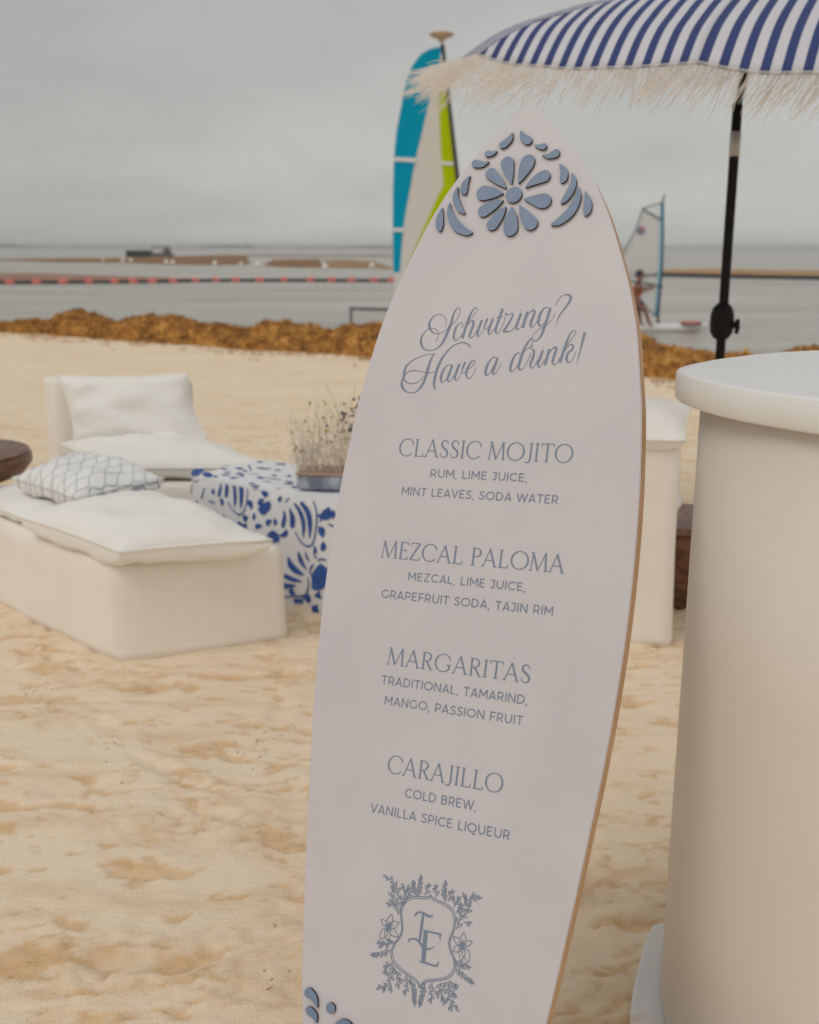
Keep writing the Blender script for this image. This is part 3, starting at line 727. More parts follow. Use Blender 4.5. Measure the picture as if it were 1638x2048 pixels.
# ---------------------------------------------------------------- seaweed
M_weed = mat('golden_seaweed', (0.25, 0.12, 0.04), 0.8)
N_, L_, B_ = nodes(M_weed)
rp = noise_color(M_weed, (0.09, 0.036, 0.009), (0.68, 0.36, 0.08), 5.5, 7, .34, .66, rough=.7)
k = rp.color_ramp.elements.new(0.5); k.color = (0.45, 0.20, 0.036, 1)
bump(M_weed, 14, 0.8, 0.05, 5)
def weed_bank(name, label, s0, s1, height, width, n_blades, seed):
    rnd = random.Random(seed)
    b = MB()
    nu, nw = int((s1 - s0) / 0.085), 18
    V, Fc = [], []
    def hz(s, w):
        lump = 0.72 + 0.13 * noise.noise(Vector((s * 0.55, seed, w * .3))) + 0.40 * noise.noise(Vector((s * 1.5, seed + 3, w * 1.1)))
        prof_ = max(0, 1 - (2 * w - 1) ** 2) ** 0.55
        f = height(s) * max(.45, lump) * prof_
        return f + 0.07 * noise.noise(Vector((s * 5, w * 7, seed))) * prof_ + 0.03 * noise.noise(Vector((s * 13, w * 17, seed)))
    def pos(s, w):
        wd = width(s); t = -0.1 + w * wd + 0.16 * noise.noise(Vector((s * .8, 2.2, seed)))
        p = sh_o + sh_n * t + sh_u * s
        return Vector((p.x, p.y, float(sand_base(np.array(p.x), np.array(p.y))) - 0.03 + hz(s, w)))
    for i in range(nu + 1):
        s = s0 + (s1 - s0) * i / nu
        for j in range(nw + 1): V.append(pos(s, j / nw))
    for i in range(nu):
        for j in range(nw):
            a = i * (nw + 1) + j; Fc.append((a, a + 1, a + nw + 2, a + nw + 1))
    b.add(V, Fc)
    for _ in range(n_blades):                       # tufts and fronds sticking out of the bank
        s = rnd.uniform(s0, s1); w = rnd.random() ** 1.1
        p = pos(s, w)
        d = Vector((rnd.gauss(0, 1), rnd.gauss(0, 1), rnd.uniform(-.1, 1.1))).normalized()
        q = d.orthogonal().normalized() * rnd.uniform(.005, .015)
        l = rnd.uniform(.02, .075)
        m_ = d * l * .5 + Vector((0, 0, -.01))
        b.add([p - q, p + q, p + m_ + q * .9, p + d * l, p + m_ - q * .9], [(0, 1, 2, 3, 4)])
    for _ in range(260):                            # stray clumps left on the sand in front of the bank
        s = rnd.uniform(s0, s1); t = -0.1 - abs(rnd.gauss(0, .45)) + .16 * noise.noise(Vector((s * .8, 2.2, seed)))
        q0 = sh_o + sh_n * t + sh_u * s
        for k in range(rnd.randint(2, 9)):
            p = Vector((q0.x + rnd.gauss(0, .05), q0.y + rnd.gauss(0, .05), rnd.uniform(0, .02)))
            d = Vector((rnd.gauss(0, 1), rnd.gauss(0, 1), rnd.uniform(0, .35))).normalized(); q = d.orthogonal().normalized() * rnd.uniform(.004, .010)
            b.add([p - q, p + q, p + d * rnd.uniform(.03, .09)], [(0, 1, 2)])
    o = b.build(name, M_weed, smooth=False, fix=False)
    return tag(o, label, None, kind='stuff')
# heights along the shore (s runs to the right)
weed_bank('seaweed_bank', 'bank of brown golden seaweed washed up along the water line', -13.5, 1.35,
          lambda s: 0.27 + 0.24 * max(0, min(1, (s + 8.3) / 3)),
          lambda s: 1.0 + 0.4 * max(0, min(1, (s + 9) / 7)), 30000, 3)
weed_bank('seaweed_bank', 'bank of brown golden seaweed to the right of the menu board', 1.5, 9.5,
          lambda s: 0.56 - 0.30 * math.exp(-((s - 3.62) / .13) ** 2) - 0.18 * math.exp(-((s - 4.15) / .14) ** 2), lambda s: 1.5, 15000, 8)
yf = sh_o + sh_n * .62 + sh_u * 3.88; yf.z = .245
b = MB(); b.ball(yf, .038, sc=(1.5, 1, .8)); b.tube([yf + Vector((0, 0, .03)), yf + Vector((.01, 0, .055))], .012, 8)
tag(b.build('float', mat('yellow_float', (.75, .52, .10), .5), smooth=True), 'small yellow float washed up on the seaweed right of the umbrella pole', 'float')

def float_mat(name, label, pts, seed, m_):
    """a raft of weed lying on the water: a ragged low mound with thickness"""
    b = MB()
    top, n = [], len(pts)
    c = sum((Vector(p) for p in pts), Vector()) / n
    dense = []
    for i in range(n):
        for t in range(6):
            p = Vector(pts[i]).lerp(Vector(pts[(i + 1) % n]), t / 6)
            dense.append(p + (p - c) * 0.05 * noise.noise(Vector((p.x * .3, p.y * .3, seed))))
    k = len(dense)
    V = [p + Vector((0, 0, -.05)) for p in dense] + [p.lerp(c, .06) + Vector((0, 0, .10 + .05 * noise.noise(p * .7))) for p in dense] + [p.lerp(c, .5) + Vector((0, 0, .16)) for p in dense] + [c + Vector((0, 0, .17))]
    Fc = []
    for r_ in (0, 1):
        Fc += [(r_ * k + i, r_ * k + (i + 1) % k, (r_ + 1) * k + (i + 1) % k, (r_ + 1) * k + i) for i in range(k)]
    Fc += [(2 * k + i, 2 * k + (i + 1) % k, 3 * k) for i in range(k)]
    b.add(V, Fc)
    return tag(b.build(name, m_, smooth=True), label, None, kind='stuff')
def sea_at(x, y): return on_z(x, y, SEA_Z)
M_raft = mat('floating_weed', (0.2, 0.1, 0.03), 0.8)
noise_color(M_raft, (0.06, 0.022, 0.005), (0.40, 0.19, 0.04), 0.9, 6, .35, .65)
M_raft2 = mat('pale_floating_weed', (0.3, 0.2, 0.1), 0.8)
noise_color(M_raft2, (0.12, 0.055, 0.018), (0.52, 0.32, 0.14), 0.9, 6, .35, .65)
M_raft3 = mat('reddish_floating_weed', (0.3, 0.16, 0.1), 0.8)
noise_color(M_raft3, (0.26, 0.13, 0.09), (0.38, 0.22, 0.15), 0.3, 5)
M_raft4 = mat('tan_floating_weed', (0.3, 0.2, 0.1), 0.8)
noise_color(M_raft4, (0.34, 0.17, 0.06), (0.48, 0.28, 0.12), 0.4, 6, .35, .65)
rafts = [([(420, 510.5), (600, 510.6), (800, 511), (800, 513.5), (640, 513), (430, 513)], M_raft, 'thin farther line of floating weed above the two rafts'),
         ([(-40, 519), (120, 518), (250, 517), (300, 515), (420, 511), (500, 513.5), (505, 530), (380, 531), (250, 526), (100, 525)], M_raft, 'raft of floating brown weed under the dark barge'),
         ([(524, 531), (545, 520), (640, 518.5), (650, 536), (560, 535)], M_raft, 'raft of floating brown weed between two white buoys'),
         ([(646, 521), (700, 520), (750, 524), (783, 536), (790, 539), (650, 536.5)], M_raft2, 'paler raft of floating weed beside the teal sail'),
         ([(-30, 548), (60, 548), (180, 554), (330, 559), (400, 560.5), (340, 562), (-30, 563)], M_raft3, 'thin reddish weed drifting behind the orange and black boom'),
         ([(1180, 539.5), (1420, 540), (1700, 542.5), (1700, 557), (1420, 552), (1180, 550)], M_raft4, 'strip of floating weed behind the plain black boom')]
for i, (pp, mm, lb) in enumerate(rafts):
    float_mat('floating_seaweed', lb, [sea_at(*q) for q in pp], 10 + i, mm)

# ---------------------------------------------------------------- booms, buoys, barge
M_orange = mat('orange_float', (0.72, 0.17, 0.14), 0.5)
M_rubber = mat('black_rubber', (0.02, 0.02, 0.02), 0.6)
bm_pts = [sea_at(x, y) + Vector((0, 0, .08)) for x, y in ((-60, 568.5), (150, 567), (300, 566), (420, 563.5), (600, 563), (700, 563.5), (790, 563.5))]
path = [Vector(q) for q in catmull(bm_pts, 12)]
boom = thing('floating_boom', path[0], 'floating barrier boom with orange floats strung along a black tube', 'boom')
b = MB(); b.tube(path, 0.085, 8); b.build('boom_tube', M_rubber, boom, smooth=True)
for fx in (-34, 18, 72, 125, 176, 227, 265, 303, 344, 388, 430, 470, 518, 567, 620, 662, 702, 747, 782):
    q = min(path, key=lambda p: abs(CX + F_PX * ((p - CAM).dot(c_right) / (p - CAM).dot(fwd)) - fx))
    b = MB(); x = (fx - CX) / F_PX * (q - CAM).dot(fwd)
    M_ = Matrix.Rotation(R(90), 4, 'Y')
    b.lathe([(0.03, -.26), (.11, -.22), (.15, -.08), (.15, .08), (.11, .22), (.03, .26)], (x, q.y, q.z + .02), 14, M=M_)
    b.build('float', M_orange, boom, smooth=True)
p2 = [Vector(q) for q in catmull([sea_at(x, y) + Vector((0, 0, .06)) for x, y in ((1180, 552.5), (1330, 553), (1430, 555.5), (1640, 559.5), (1760, 561))], 10)]
boom2 = thing('floating_boom', p2[0], 'plain black floating boom across the water right of the windsurfer', 'boom')
b = MB(); b.tube(p2, 0.20, 8); b.build('boom_tube', M_rubber, boom2, smooth=True)
M_buoy = mat('white_buoy', (0.84, 0.80, 0.72), 0.5)
for fx, fy, lb in ((206, 523, 'small white buoy leftmost by the thin weed line'), (246, 525, 'small white buoy left of the dark barge'), (262, 524, 'small white buoy below the left end of the barge'),
                   (333, 528, 'left one of two white buoys side by side below the barge'), (346, 529, 'right one of two white buoys side by side below the barge'),
                   (430, 530.5, 'white buoy in front of the widest weed raft'), (482, 530, 'small white buoy near the right end of the first weed raft'),
                   (516, 533, 'white buoy in the gap between two weed rafts'), (650, 537.5, 'white buoy where the brown and the pale raft meet'), (744, 536.5, 'white buoy nearest the teal sail')):
    p = sea_at(fx, fy)
    b = MB(); r_ = 0.30 if fx not in (482, 206) else .22
    b.ball(p + Vector((0, 0, r_ * .6)), r_, sc=(1, 1, .92)); b.tube([p + Vector((0, 0, r_ * 1.4)), p + Vector((0, 0, r_ * 1.9))], r_ * .25, 8)
    tag(b.build('buoy', M_buoy, smooth=True), lb, 'buoy', 'white buoys along the far weed line')
pb = sea_at(277, 514.5); s = pb.y / F_PX
barge = thing('work_barge', pb, 'dark work barge with grey cabin floating far out', 'barge')
M_hull = mat('black_hull', (0.012, 0.012, 0.014), 0.5)
M_cab = mat('grey_cabin', (0.10, 0.10, 0.11), 0.5)
b = MB(); b.box(pb + Vector((0, 1, 6 * s)), (46 * s, 3.0, 14 * s)); b.build('hull', M_hull, barge, bevel=.05)
b = MB(); b.box(pb + Vector((42 * s, 1, 3.5 * s)), (38 * s, 2.6, 9 * s)); b.prism([pb + Vector((q * s, 0, r_ * s)) for q, r_ in ((60, 0), (68, 0), (62, 8), (52, 10))], (0, -1, 0), 2.4); b.build('bow_deck', M_cab, barge)
b = MB()
for q in (26, 42, 60): b.tube([pb + Vector((q * s, .4, 8 * s)), pb + Vector(((q + (3 if q < 30 else -4)) * s, .4, 20 * s))], .06, 6)
b.box(pb + Vector((43 * s, 1, 20.5 * s)), (34 * s, 2, 1.6 * s)); b.box(pb + Vector((54 * s, 1, 12 * s)), (12 * s, 1.8, 10 * s))
b.build('canopy', M_cab, barge)

# ---------------------------------------------------------------- pipe frame at the water line
pf = [at_y(702, 652, 16.2), at_y(702, 617, 16.2), at_y(790, 620, 16.4), at_y(790, 655, 16.4)]
for i in (0, 3): pf[i].z = -0.40
fr = thing('pipe_frame', pf[0], 'thin grey pipe frame standing in the shallows beyond the seaweed', 'frame')
b = MB(); b.tube([pf[0], pf[1]], .022, 8); b.build('leg', M_grey, fr, smooth=True)
b = MB(); b.tube([pf[3], pf[2]], .022, 8); b.build('leg', M_grey, fr, smooth=True)
b = MB(); b.tube([pf[1] + Vector((-.02, 0, 0)), pf[2] + Vector((.02, 0, 0))], .024, 8); b.build('top_rail', M_grey, fr, smooth=True)

# ---------------------------------------------------------------- catamaran
def translucent(m, col, f):
    N, L, b = nodes(m); b.inputs['Specular IOR Level'].default_value = 0.08
    t = N.new('ShaderNodeBsdfTranslucent'); t.inputs['Color'].default_value = (*col, 1)
    x = N.new('ShaderNodeMixShader'); x.inputs[0].default_value = f
    L.new(b.outputs[0], x.inputs[1]); L.new(t.outputs[0], x.inputs[2]); L.new(x.outputs[0], N['Material Output'].inputs['Surface'])
    return m
M_sailw = translucent(mat('white_sailcloth', (0.86, 0.82, 0.77), 0.6), (.97, .93, .88), .5)
M_teal = translucent(mat('teal_sailcloth', (0.0, 0.47, 0.66), 0.6), (.0, .62, .80), .5)
M_lime = translucent(mat('lime_sailcloth', (0.66, 0.74, 0.0), 0.6), (.75, .85, .0), .5)
M_mast = mat('dark_spar', (0.035, 0.025, 0.02), 0.45)
M_gel = mat('white_gelcoat', (0.75, 0.74, 0.72), 0.3)
CY_ = 25.0
def sp(x, y, o=0.0):
    bulge = 0.35 * math.sin(max(0, min(1, (y - 90) / 520)) * math.pi) * max(0, min(1, (930 - x) / 140))
    return at_y(x, y, CY_ + bulge + o)
base = at_y(950, 662, CY_); base.z = SEA_Z
cat = thing('catamaran', base, 'beach catamaran with teal white and lime sail behind the menu board', 'sailboat')
for sx in (0, 1):
    b = MB(); yy = CY_ - 1.1 + 2.2 * sx
    P, rad = [], []
    for t in np.linspace(0, 1, 14):
        P.append((base.x - 2.0 + 4.6 * t, yy, SEA_Z + .12 + .22 * t ** 3)); rad.append(.02 + .2 * math.sin(min(1, t * 1.05 + .12) * math.pi) ** .7)
    b.tube(P, rad, 12); b.build('hull', M_gel, cat, smooth=True)
for xx in (-1.0, 1.0):
    b = MB(); b.tube([(base.x + xx, CY_ - 1.1, SEA_Z + .42), (base.x + xx, CY_ + 1.1, SEA_Z + .42)], .045, 8); b.build('cross_beam', M_mast, cat, smooth=True)
b = MB(); b.box((base.x, CY_, SEA_Z + .40), (1.9, 2.1, .02)); b.build('trampoline', M_rubber, cat)
mast_lo, mast_hi = at_y(948, 648, CY_), at_y(885, 88, CY_)
b = MB(); b.tube([mast_lo, mast_lo.lerp(mast_hi, .5), mast_hi], [.055, .05, .04], 10); b.build('mast', M_mast, cat, smooth=True)
p = at_y(883, 74, CY_)
b = MB(); b.lathe([(0.02, -.12), (.08, -.05), (.24, .02), (.28, .06), (.20, .09), (.02, .10)], p, 20); b.build('masthead_float', mat('tan_float', (0.58, 0.40, 0.27), .5), cat, smooth=True)
def panel(pts, name, m_, parent, th=.02, o=0.0):
    b = MB(); n = len(pts); P = [sp(x, y, o) for x, y in pts]; d = Vector((0, th, 0))
    b.add(P + [q + d for q in P], [tuple(range(n)), tuple(range(2 * n - 1, n - 1, -1))] + [(i, (i + 1) % n, n + (i + 1) % n, n + i) for i in range(n)])
    o_ = b.build(name, m_, parent)
    bm = bmesh.new(); bm.from_mesh(o_.data); bmesh.ops.triangulate(bm, faces=[f for f in bm.faces if len(f.verts) > 4]); bm.to_mesh(o_.data); bm.free()
    return o_
leech = [(884, 93), (862, 97), (842, 108), (824, 132), (812, 165), (802, 215), (793, 262), (788, 312), (786, 380), (785.5, 460), (787, 545)]
tealR = [(799.5, 545), (803, 500), (806.5, 455), (813, 415), (821, 374), (827, 340), (832.5, 312), (845, 261), (856, 210), (868, 160), (880, 118)]
luff = [(888, 112), (899, 204), (907, 280), (916, 354), (931, 480), (946, 625)]
limeL = [(887, 371), (884, 330), (881.6, 295), (879.5, 250), (878.5, 215), (880, 160), (884, 125)]
foot = [(800, 640), (790, 600), (787, 548)]
sail = panel(tealR + [(886, 118)] + limeL[::-1] + [(876, 391), (847, 456), (820, 520), (800, 585), (795, 620), (789, 600), (788, 546)], 'sail', M_sailw, cat)
panel(leech + tealR, 'teal_panel', M_teal, sail)
panel([(885, 112)] + luff[:4] + [(917, 362), (900, 420), (868, 480), (838, 540), (806, 610), (800, 586), (820, 521), (847.5, 456), (876, 391)] + limeL, 'lime_panel', M_lime, sail)
panel([(917.5, 364)] + luff[4:] + [(800, 640), (797, 622), (807, 612), (839, 541), (869, 481), (901, 421)], 'lower_panel', M_sailw, sail)
for pp in ([(786, 314), (834, 316), (833, 325), (786, 322)], [(785, 456), (808, 456), (807, 464), (785, 463)], [(880, 322), (913.5, 325), (914, 331.5), (881, 329)]):
    panel(pp, 'batten', M_gel, sail, th=.02, o=-.03)
b = MB(); b.tube([at_y(946, 632, CY_), at_y(797, 645, CY_)], .05, 8); b.build('boom', M_mast, cat, smooth=True)

# ---------------------------------------------------------------- windsurfer
WY = 26.0
def wp(x, y, o=0.0): return at_y(x, y, WY + o)
wb = wp(1330, 656); wb.z = SEA_Z + .02
rig = thing('windsurf_board', wb, 'white windsurf board with upright clear and blue sail on the water', 'windsurf board')
b = MB(); P, rad = [], []
for t in np.linspace(0, 1, 22):
    b_x = wp(1236 + 180 * float(t), 655)
    P.append((b_x.x, WY, SEA_Z + .085 + .10 * max(0, t - .8) * 5 * (t - .8) * 5)); rad.append(.03 + .085 * math.sin(min(1, t * .93 + .07) * math.pi) ** .5)
b.tube(P, rad, 12); b.build('hull', M_gel, rig, smooth=True)
b = MB(); p = wp(1381, 656); b.lathe([(.02, 0), (.26, .0), (.22, .05), (.02, .06)], (p.x, WY - .03, SEA_Z + .20), 16); b.build('deck_pad', mat('faded_red_pad', (.5, .17, .14), .6), rig, smooth=True)
M_sleeve = mat('blue_sail_sleeve', (0.08, 0.27, 0.46), 0.5)
M_sleeve2 = mat('pale_blue_sleeve', (0.30, 0.56, 0.68), 0.5)
b = MB(); b.tube([wp(1317, 655), wp(1316, 632), wp(1323, 546), wp(1326, 470), wp(1325.5, 404), wp(1329, 388)], [.03, .03, .03, .027, .022, .015], 8); b.build('mast', M_mast, rig, smooth=True)
def flat(pts, name, m_, parent, o=0.0, th=.012):
    b = MB(); b.prism([wp(x, y, o) for x, y in pts], (0, -1, 0), th); return b.build(name, m_, parent)
M_film = mat('clear_sail_film', (0.84, 0.82, 0.79), 0.4)
N_, L_, B_ = nodes(M_film)
tlf = N_.new('ShaderNodeBsdfTranslucent'); tlf.inputs['Color'].default_value = (.97, .95, .92, 1)
mxf = N_.new('ShaderNodeMixShader'); mxf.name = 'Body Mix'; mxf.inputs[0].default_value = .5
L_.new(B_.outputs[0], mxf.inputs[1]); L_.new(tlf.outputs[0], mxf.inputs[2])
tr = N_.new('ShaderNodeBsdfTransparent'); mx = N_.new('ShaderNodeMixShader'); mx.inputs[0].default_value = 0.72
mx.name = 'Clear Mix'
L_.new(tr.outputs[0], mx.inputs[1]); L_.new(mxf.outputs[0], mx.inputs[2]); L_.new(mx.outputs[0], N_['Material Output'].inputs['Surface'])
M_film2 = M_film.copy(); M_film2.name = 'clear_sail_window'; M_film2.node_tree.nodes['Clear Mix'].inputs[0].default_value = 0.22
sl = flat([(1285, 418), (1323.5, 438), (1322, 500), (1318, 545), (1278, 552), (1225, 556), (1232, 530), (1250, 498), (1273, 455)], 'sail', M_film, rig)
flat([(1285, 416), (1324, 405), (1324, 436)], 'head_panel', M_film2, sl)
flat([(1318, 547), (1312, 600), (1310, 622), (1290, 606), (1272, 592), (1222, 566), (1225, 558), (1278, 554)], 'window', M_film2, sl)
flat([(1322, 404), (1328.5, 404), (1328, 470), (1326, 545), (1318.5, 622), (1316, 633), (1309, 634), (1312, 600), (1317.5, 545), (1321.5, 470)], 'sleeve', M_sleeve, sl, -.02, .05)
flat([(1320.5, 440), (1323.5, 440), (1322, 520), (1317, 580), (1312, 622), (1309.5, 622), (1313.5, 580), (1318.5, 520)], 'sleeve_trim', M_sleeve2, sl, -.03, .02)
b = MB(); b.tube([wp(1285, 417, -.02), wp(1324, 405, -.02)], .015, 6); b.tube([wp(1285, 418, -.02), wp(1324, 440, -.02)], .02, 6); b.tube([wp(1285, 418, -.02), wp(1273, 455, -.02), wp(1250, 500, -.02), wp(1224, 560, -.02)], .012, 6)
b.tube([wp(1310, 633, -.02), wp(1275, 594, -.02), wp(1222, 566, -.02)], .015, 6)
b.build('sail_seams', mat('dark_seam', (.10, .13, .16), .6), sl)
b = MB(); p = wp(1282, 461, -.02); Mx = Matrix.Rotation(R(90), 4, 'X')
b.lathe([(.075, 0), (.095, 0), (.095, .01), (.075, .01)], p, 24, 0, Mx); b.lathe([(.001, 0), (.05, 0), (.05, .01), (.001, .01)], p + Vector((.02, -.02, .045)), 16, 1, Mx)
b.build('emblem', [mat('grey_navy_emblem', (.22, .22, .32), .6), mat('faded_red_emblem', (.55, .22, .27), .6)], sl)
b = MB(); b.tube([wp(1326, 574, -.05), wp(1290, 566, -.22), wp(1240, 562, -.2), wp(1222, 562, 0)], .018, 8); b.tube([wp(1326, 574, -.0), wp(1290, 566, .18), wp(1240, 562, .16), wp(1222, 562, 0)], .018, 8); b.build('boom', M_mast, rig, smooth=True)

M_skin = mat('tanned_skin', (0.26, 0.12, 0.075), 0.6)
def skinned(name, pts, edges, rad, m_, parent, root=0):
    me = bpy.data.meshes.new(name); off = world_of(parent)
    me.from_pydata([tuple(Vector(p) - off) for p in pts], edges, [])
    o = bpy.data.objects.new(name, me); COL.objects.link(o); o.parent = parent
    md = o.modifiers.new('skin', 'SKIN'); md.use_smooth_shade = True
    for i, r_ in enumerate(rad):
        r2 = r_ if hasattr(r_, '__len__') else (r_, r_)
        me.skin_vertices[0].data[i].radius = r2
        me.skin_vertices[0].data[i].use_root = (i == root)
    sd = o.modifiers.new('sub', 'SUBSURF'); sd.levels = 2; sd.render_levels = 2
    me.materials.append(m_)
    return o
pw = wp(1292, 651); pw.z = SEA_Z + .16
man = thing('person', pw, 'person in red vest and navy shorts leaning back holding the windsurf boom', 'person')
Pj = [wp(1271, 604, -.12), wp(1269, 592, -.12), wp(1272, 575, -.12), wp(1276, 566, -.12), wp(1279, 560, -.12), wp(1281, 552, -.12), wp(1282, 546, -.12),   # pelvis..head 0-6
      wp(1274, 606, -.20), wp(1291, 622, -.22), wp(1299, 648, -.20), wp(1306, 651, -.24),      # near leg 7-10
      wp(1272, 606, -.02), wp(1278, 626, -.02), wp(1282, 649, -.04), wp(1289, 651, -.08),      # far leg 11-14
      wp(1274, 573, -.28), wp(1287, 582, -.30), wp(1303, 577, -.27), wp(1309, 575, -.25),      # near arm 15-18
      wp(1276, 571, .02), wp(1289, 575, .06), wp(1300, 572, .10), wp(1306, 571, .12)]          # far arm 19-22
Ej = [(0, 1), (1, 2), (2, 3), (3, 4), (4, 5), (5, 6), (0, 7), (7, 8), (8, 9), (9, 10), (0, 11), (11, 12), (12, 13), (13, 14), (2, 15), (15, 16), (16, 17), (17, 18), (2, 19), (19, 20), (20, 21), (21, 22)]
Rj = [(.11, .14), (.10, .13), (.12, .16), .06, .055, .085, .06, .085, .058, .038, .03, .085, .058, .038, .03, .05, .038, .03, .035, .05, .038, .03, .035]
body = skinned('body', Pj, Ej, Rj, M_skin, man)
skinned('vest', [wp(1269.5, 595, -.12), wp(1270, 584, -.12), wp(1273, 572, -.12)], [(0, 1), (1, 2)], [(.14, .17), (.15, .19), (.12, .18)], mat('red_vest', (.62, .05, .02), .6), man)
skinned('shorts', [wp(1270, 599, -.12), wp(1272, 606, -.12), wp(1284, 615, -.21), wp(1276, 617, -.02)], [(0, 1), (1, 2), (1, 3)], [(.13, .16), (.13, .16), .10, .10], mat('navy_shorts', (.02, .022, .10), .7), man)
b = MB(); b.ball(wp(1280.5, 549, -.12) + Vector((-.015, .02, .02)), .10, sc=(1, 1, .95)); b.box(wp(1284, 550, -.12) + Vector((.10, 0, -.0)), (.12, .13, .02)); b.build('cap', mat('dark_cap', (.05, .045, .07), .7), man, smooth=True)

# ---------------------------------------------------------------- umbrella
UD = 4.4
u0 = at_y(1462, 400, UD); ux, uy = u0.x, u0.y
ubase = Vector((ux, uy, 0))
umb = thing('beach_umbrella', ubase, 'blue and white striped beach umbrella with long cream fringe behind the bar', 'umbrella')
b = MB(); b.lathe([(.26, -.01), (.26, .05), (.24, .07), (.05, .08), (.03, .11), (.03, .30), (.021, .31)], ubase, 32); b.build('base', M_black, umb, smooth=False, bevel=.004)
UN = Vector((0.0141, -0.1752, 1.0)).normalized()
UC = Vector((1.2975, 4.4, 2.0691))
APEX = 0.235
b = MB(); b.tube([(ux, uy, .1), (ux, uy, 1.0), (ux, uy, 1.70), (ux, uy, 1.86)], .019, 14); b.tube([(ux, uy, 1.86), UC + UN * .02, UC + UN * (APEX + .02)], .015, 12); b.build('pole', M_black, umb, smooth=True)
p = at_y(1455, 288, UD)
b = MB(); b.lathe([(.019, -.046), (.0205, -.044), (.0205, .044), (.019, .046)], (ux, uy, p.z), 20); b.build('collar', M_steel, umb, smooth=True)
p = at_y(1427, 648, UD)
crank = MB(); crank.lathe([(.017, -.075), (.032, -.066), (.044, -.045), (.047, -.01), (.046, .025), (.038, .052), (.024, .068), (.017, .072)], (ux - .002, uy, p.z + .012), 24)
cr = crank.build('crank_housing', M_black, umb, smooth=True)
b = MB(); b.tube([(ux + .03, uy - .03, p.z), (ux + .047, uy - .04, p.z - .003)], .014, 10); b.tube([(ux + .048, uy - .04, p.z + .022), (ux + .050, uy - .045, p.z - .01), (ux + .044, uy - .045, p.z - .035)], .009, 8); b.build('crank_handle', M_black, cr, smooth=True)
e1 = Vector((1, 0, 0)); e1 = (e1 - UN * e1.dot(UN)).normalized(); e2 = UN.cross(e1)
PHI, UR = 0.3726, 1.141
def rib_pt(kk, r):
    a = PHI + kk * math.pi / 4
    h = APEX * (1 - r) * (1 + 0.55 * r)            # ribs bow outwards
    return UC + (e1 * math.cos(a) + e2 * math.sin(a)) * UR * r + UN * h
M_canopy = mat('blue_white_striped_canvas', (0.8, 0.8, 0.8), 0.75)
N_, L_, B_ = nodes(M_canopy)
uvn = N_.new('ShaderNodeUVMap'); uvn.uv_map = 'panel'
sx_ = N_.new('ShaderNodeSeparateXYZ'); L_.new(uvn.outputs[0], sx_.inputs[0])
dv = N_.new('ShaderNodeMath'); dv.operation = 'DIVIDE'; dv.inputs[1].default_value = 0.0576; L_.new(sx_.outputs['X'], dv.inputs[0])
fr_ = N_.new('ShaderNodeMath'); fr_.operation = 'FRACT'; L_.new(dv.outputs[0], fr_.inputs[0])
lt = N_.new('ShaderNodeMath'); lt.operation = 'LESS_THAN'; lt.inputs[1].default_value = 0.47; L_.new(fr_.outputs[0], lt.inputs[0])
mx = N_.new('ShaderNodeMix'); mx.data_type = 'RGBA'; L_.new(lt.outputs[0], mx.inputs['Factor'])
mx.inputs['A'].default_value = (0.80, 0.79, 0.84, 1); mx.inputs['B'].default_value = (0.055, 0.085, 0.26, 1)
L_.new(mx.outputs['Result'], B_.inputs['Base Color'])
tl = N_.new('ShaderNodeBsdfTranslucent'); L_.new(mx.outputs['Result'], tl.inputs['Color'])
ms = N_.new('ShaderNodeMixShader'); ms.inputs[0].default_value = 0.35
L_.new(B_.outputs[0], ms.inputs[1]); L_.new(tl.outputs[0], ms.inputs[2]); L_.new(ms.outputs[0], N_['Material Output'].inputs['Surface'])
bump(M_canopy, 500, .1, .001)
NRr, NT = 26, 28
me = bpy.data.meshes.new('canopy'); V, Fc, UVs = [], [], []
hem = []
def canopy_pt(kk, r, t):
    A, B2 = rib_pt(kk, r), rib_pt(kk + 1, r)
    p = A.lerp(B2, t)
    arch = 4 * t * (1 - t)
    mid = (p - UC); mid = (mid - UN * mid.dot(UN)).normalized()
    p = p + mid * 0.055 * r * arch - UN * (0.045 * r ** 5 * arch - 0.012 * r * arch)
    w = noise.noise(Vector((p.x * 5, p.y * 5, kk * 3.3)))
    drop = max(0, (r - .80) / .20); drop = drop * drop * .045
    return p - UN * (0.010 * r ** 3 * w + drop) + mid * (0.008 * r ** 6 * w + drop * .05)
for kk in range(8):
    b0 = len(V)
    for i in range(NRr + 1):
        r = .03 + .97 * i / NRr
        side = (rib_pt(kk, r) - rib_pt(kk + 1, r)).length
        for j in range(NT + 1):
            V.append(tuple(canopy_pt(kk, r, j / NT) - ubase)); UVs.append(((Vector(V[-1]) + ubase - UC).dot((rib_pt((kk // 2) * 2 + 2, 1) - rib_pt((kk // 2) * 2, 1)).normalized()) + 20 * .0576, r))
    for i in range(NRr):
        for j in range(NT):
            a = b0 + i * (NT + 1) + j; Fc.append((a, a + NT + 1, a + NT + 2, a + 1))
me.from_pydata(V, [], Fc)
uvl = me.uv_layers.new(name='panel')
for lp in me.loops: uvl.data[lp.index].uv = UVs[lp.vertex_index]
me.polygons.foreach_set('use_smooth', [True] * len(me.polygons)); me.materials.append(M_canopy)
can = bpy.data.objects.new('canopy', me); COL.objects.link(can); can.parent = umb
sd = can.modifiers.new('thick', 'SOLIDIFY'); sd.thickness = .002; sd.offset = 0
for kk in range(8):
    b = MB(); b.tube([rib_pt(kk, r) - UN * .014 for r in np.linspace(.03, .80, 10)] + [canopy_pt(kk, r, 0) - UN * .016 for r in (.86, .92, .985)], .0045, 6); b.build('rib', M_black, umb, smooth=True)
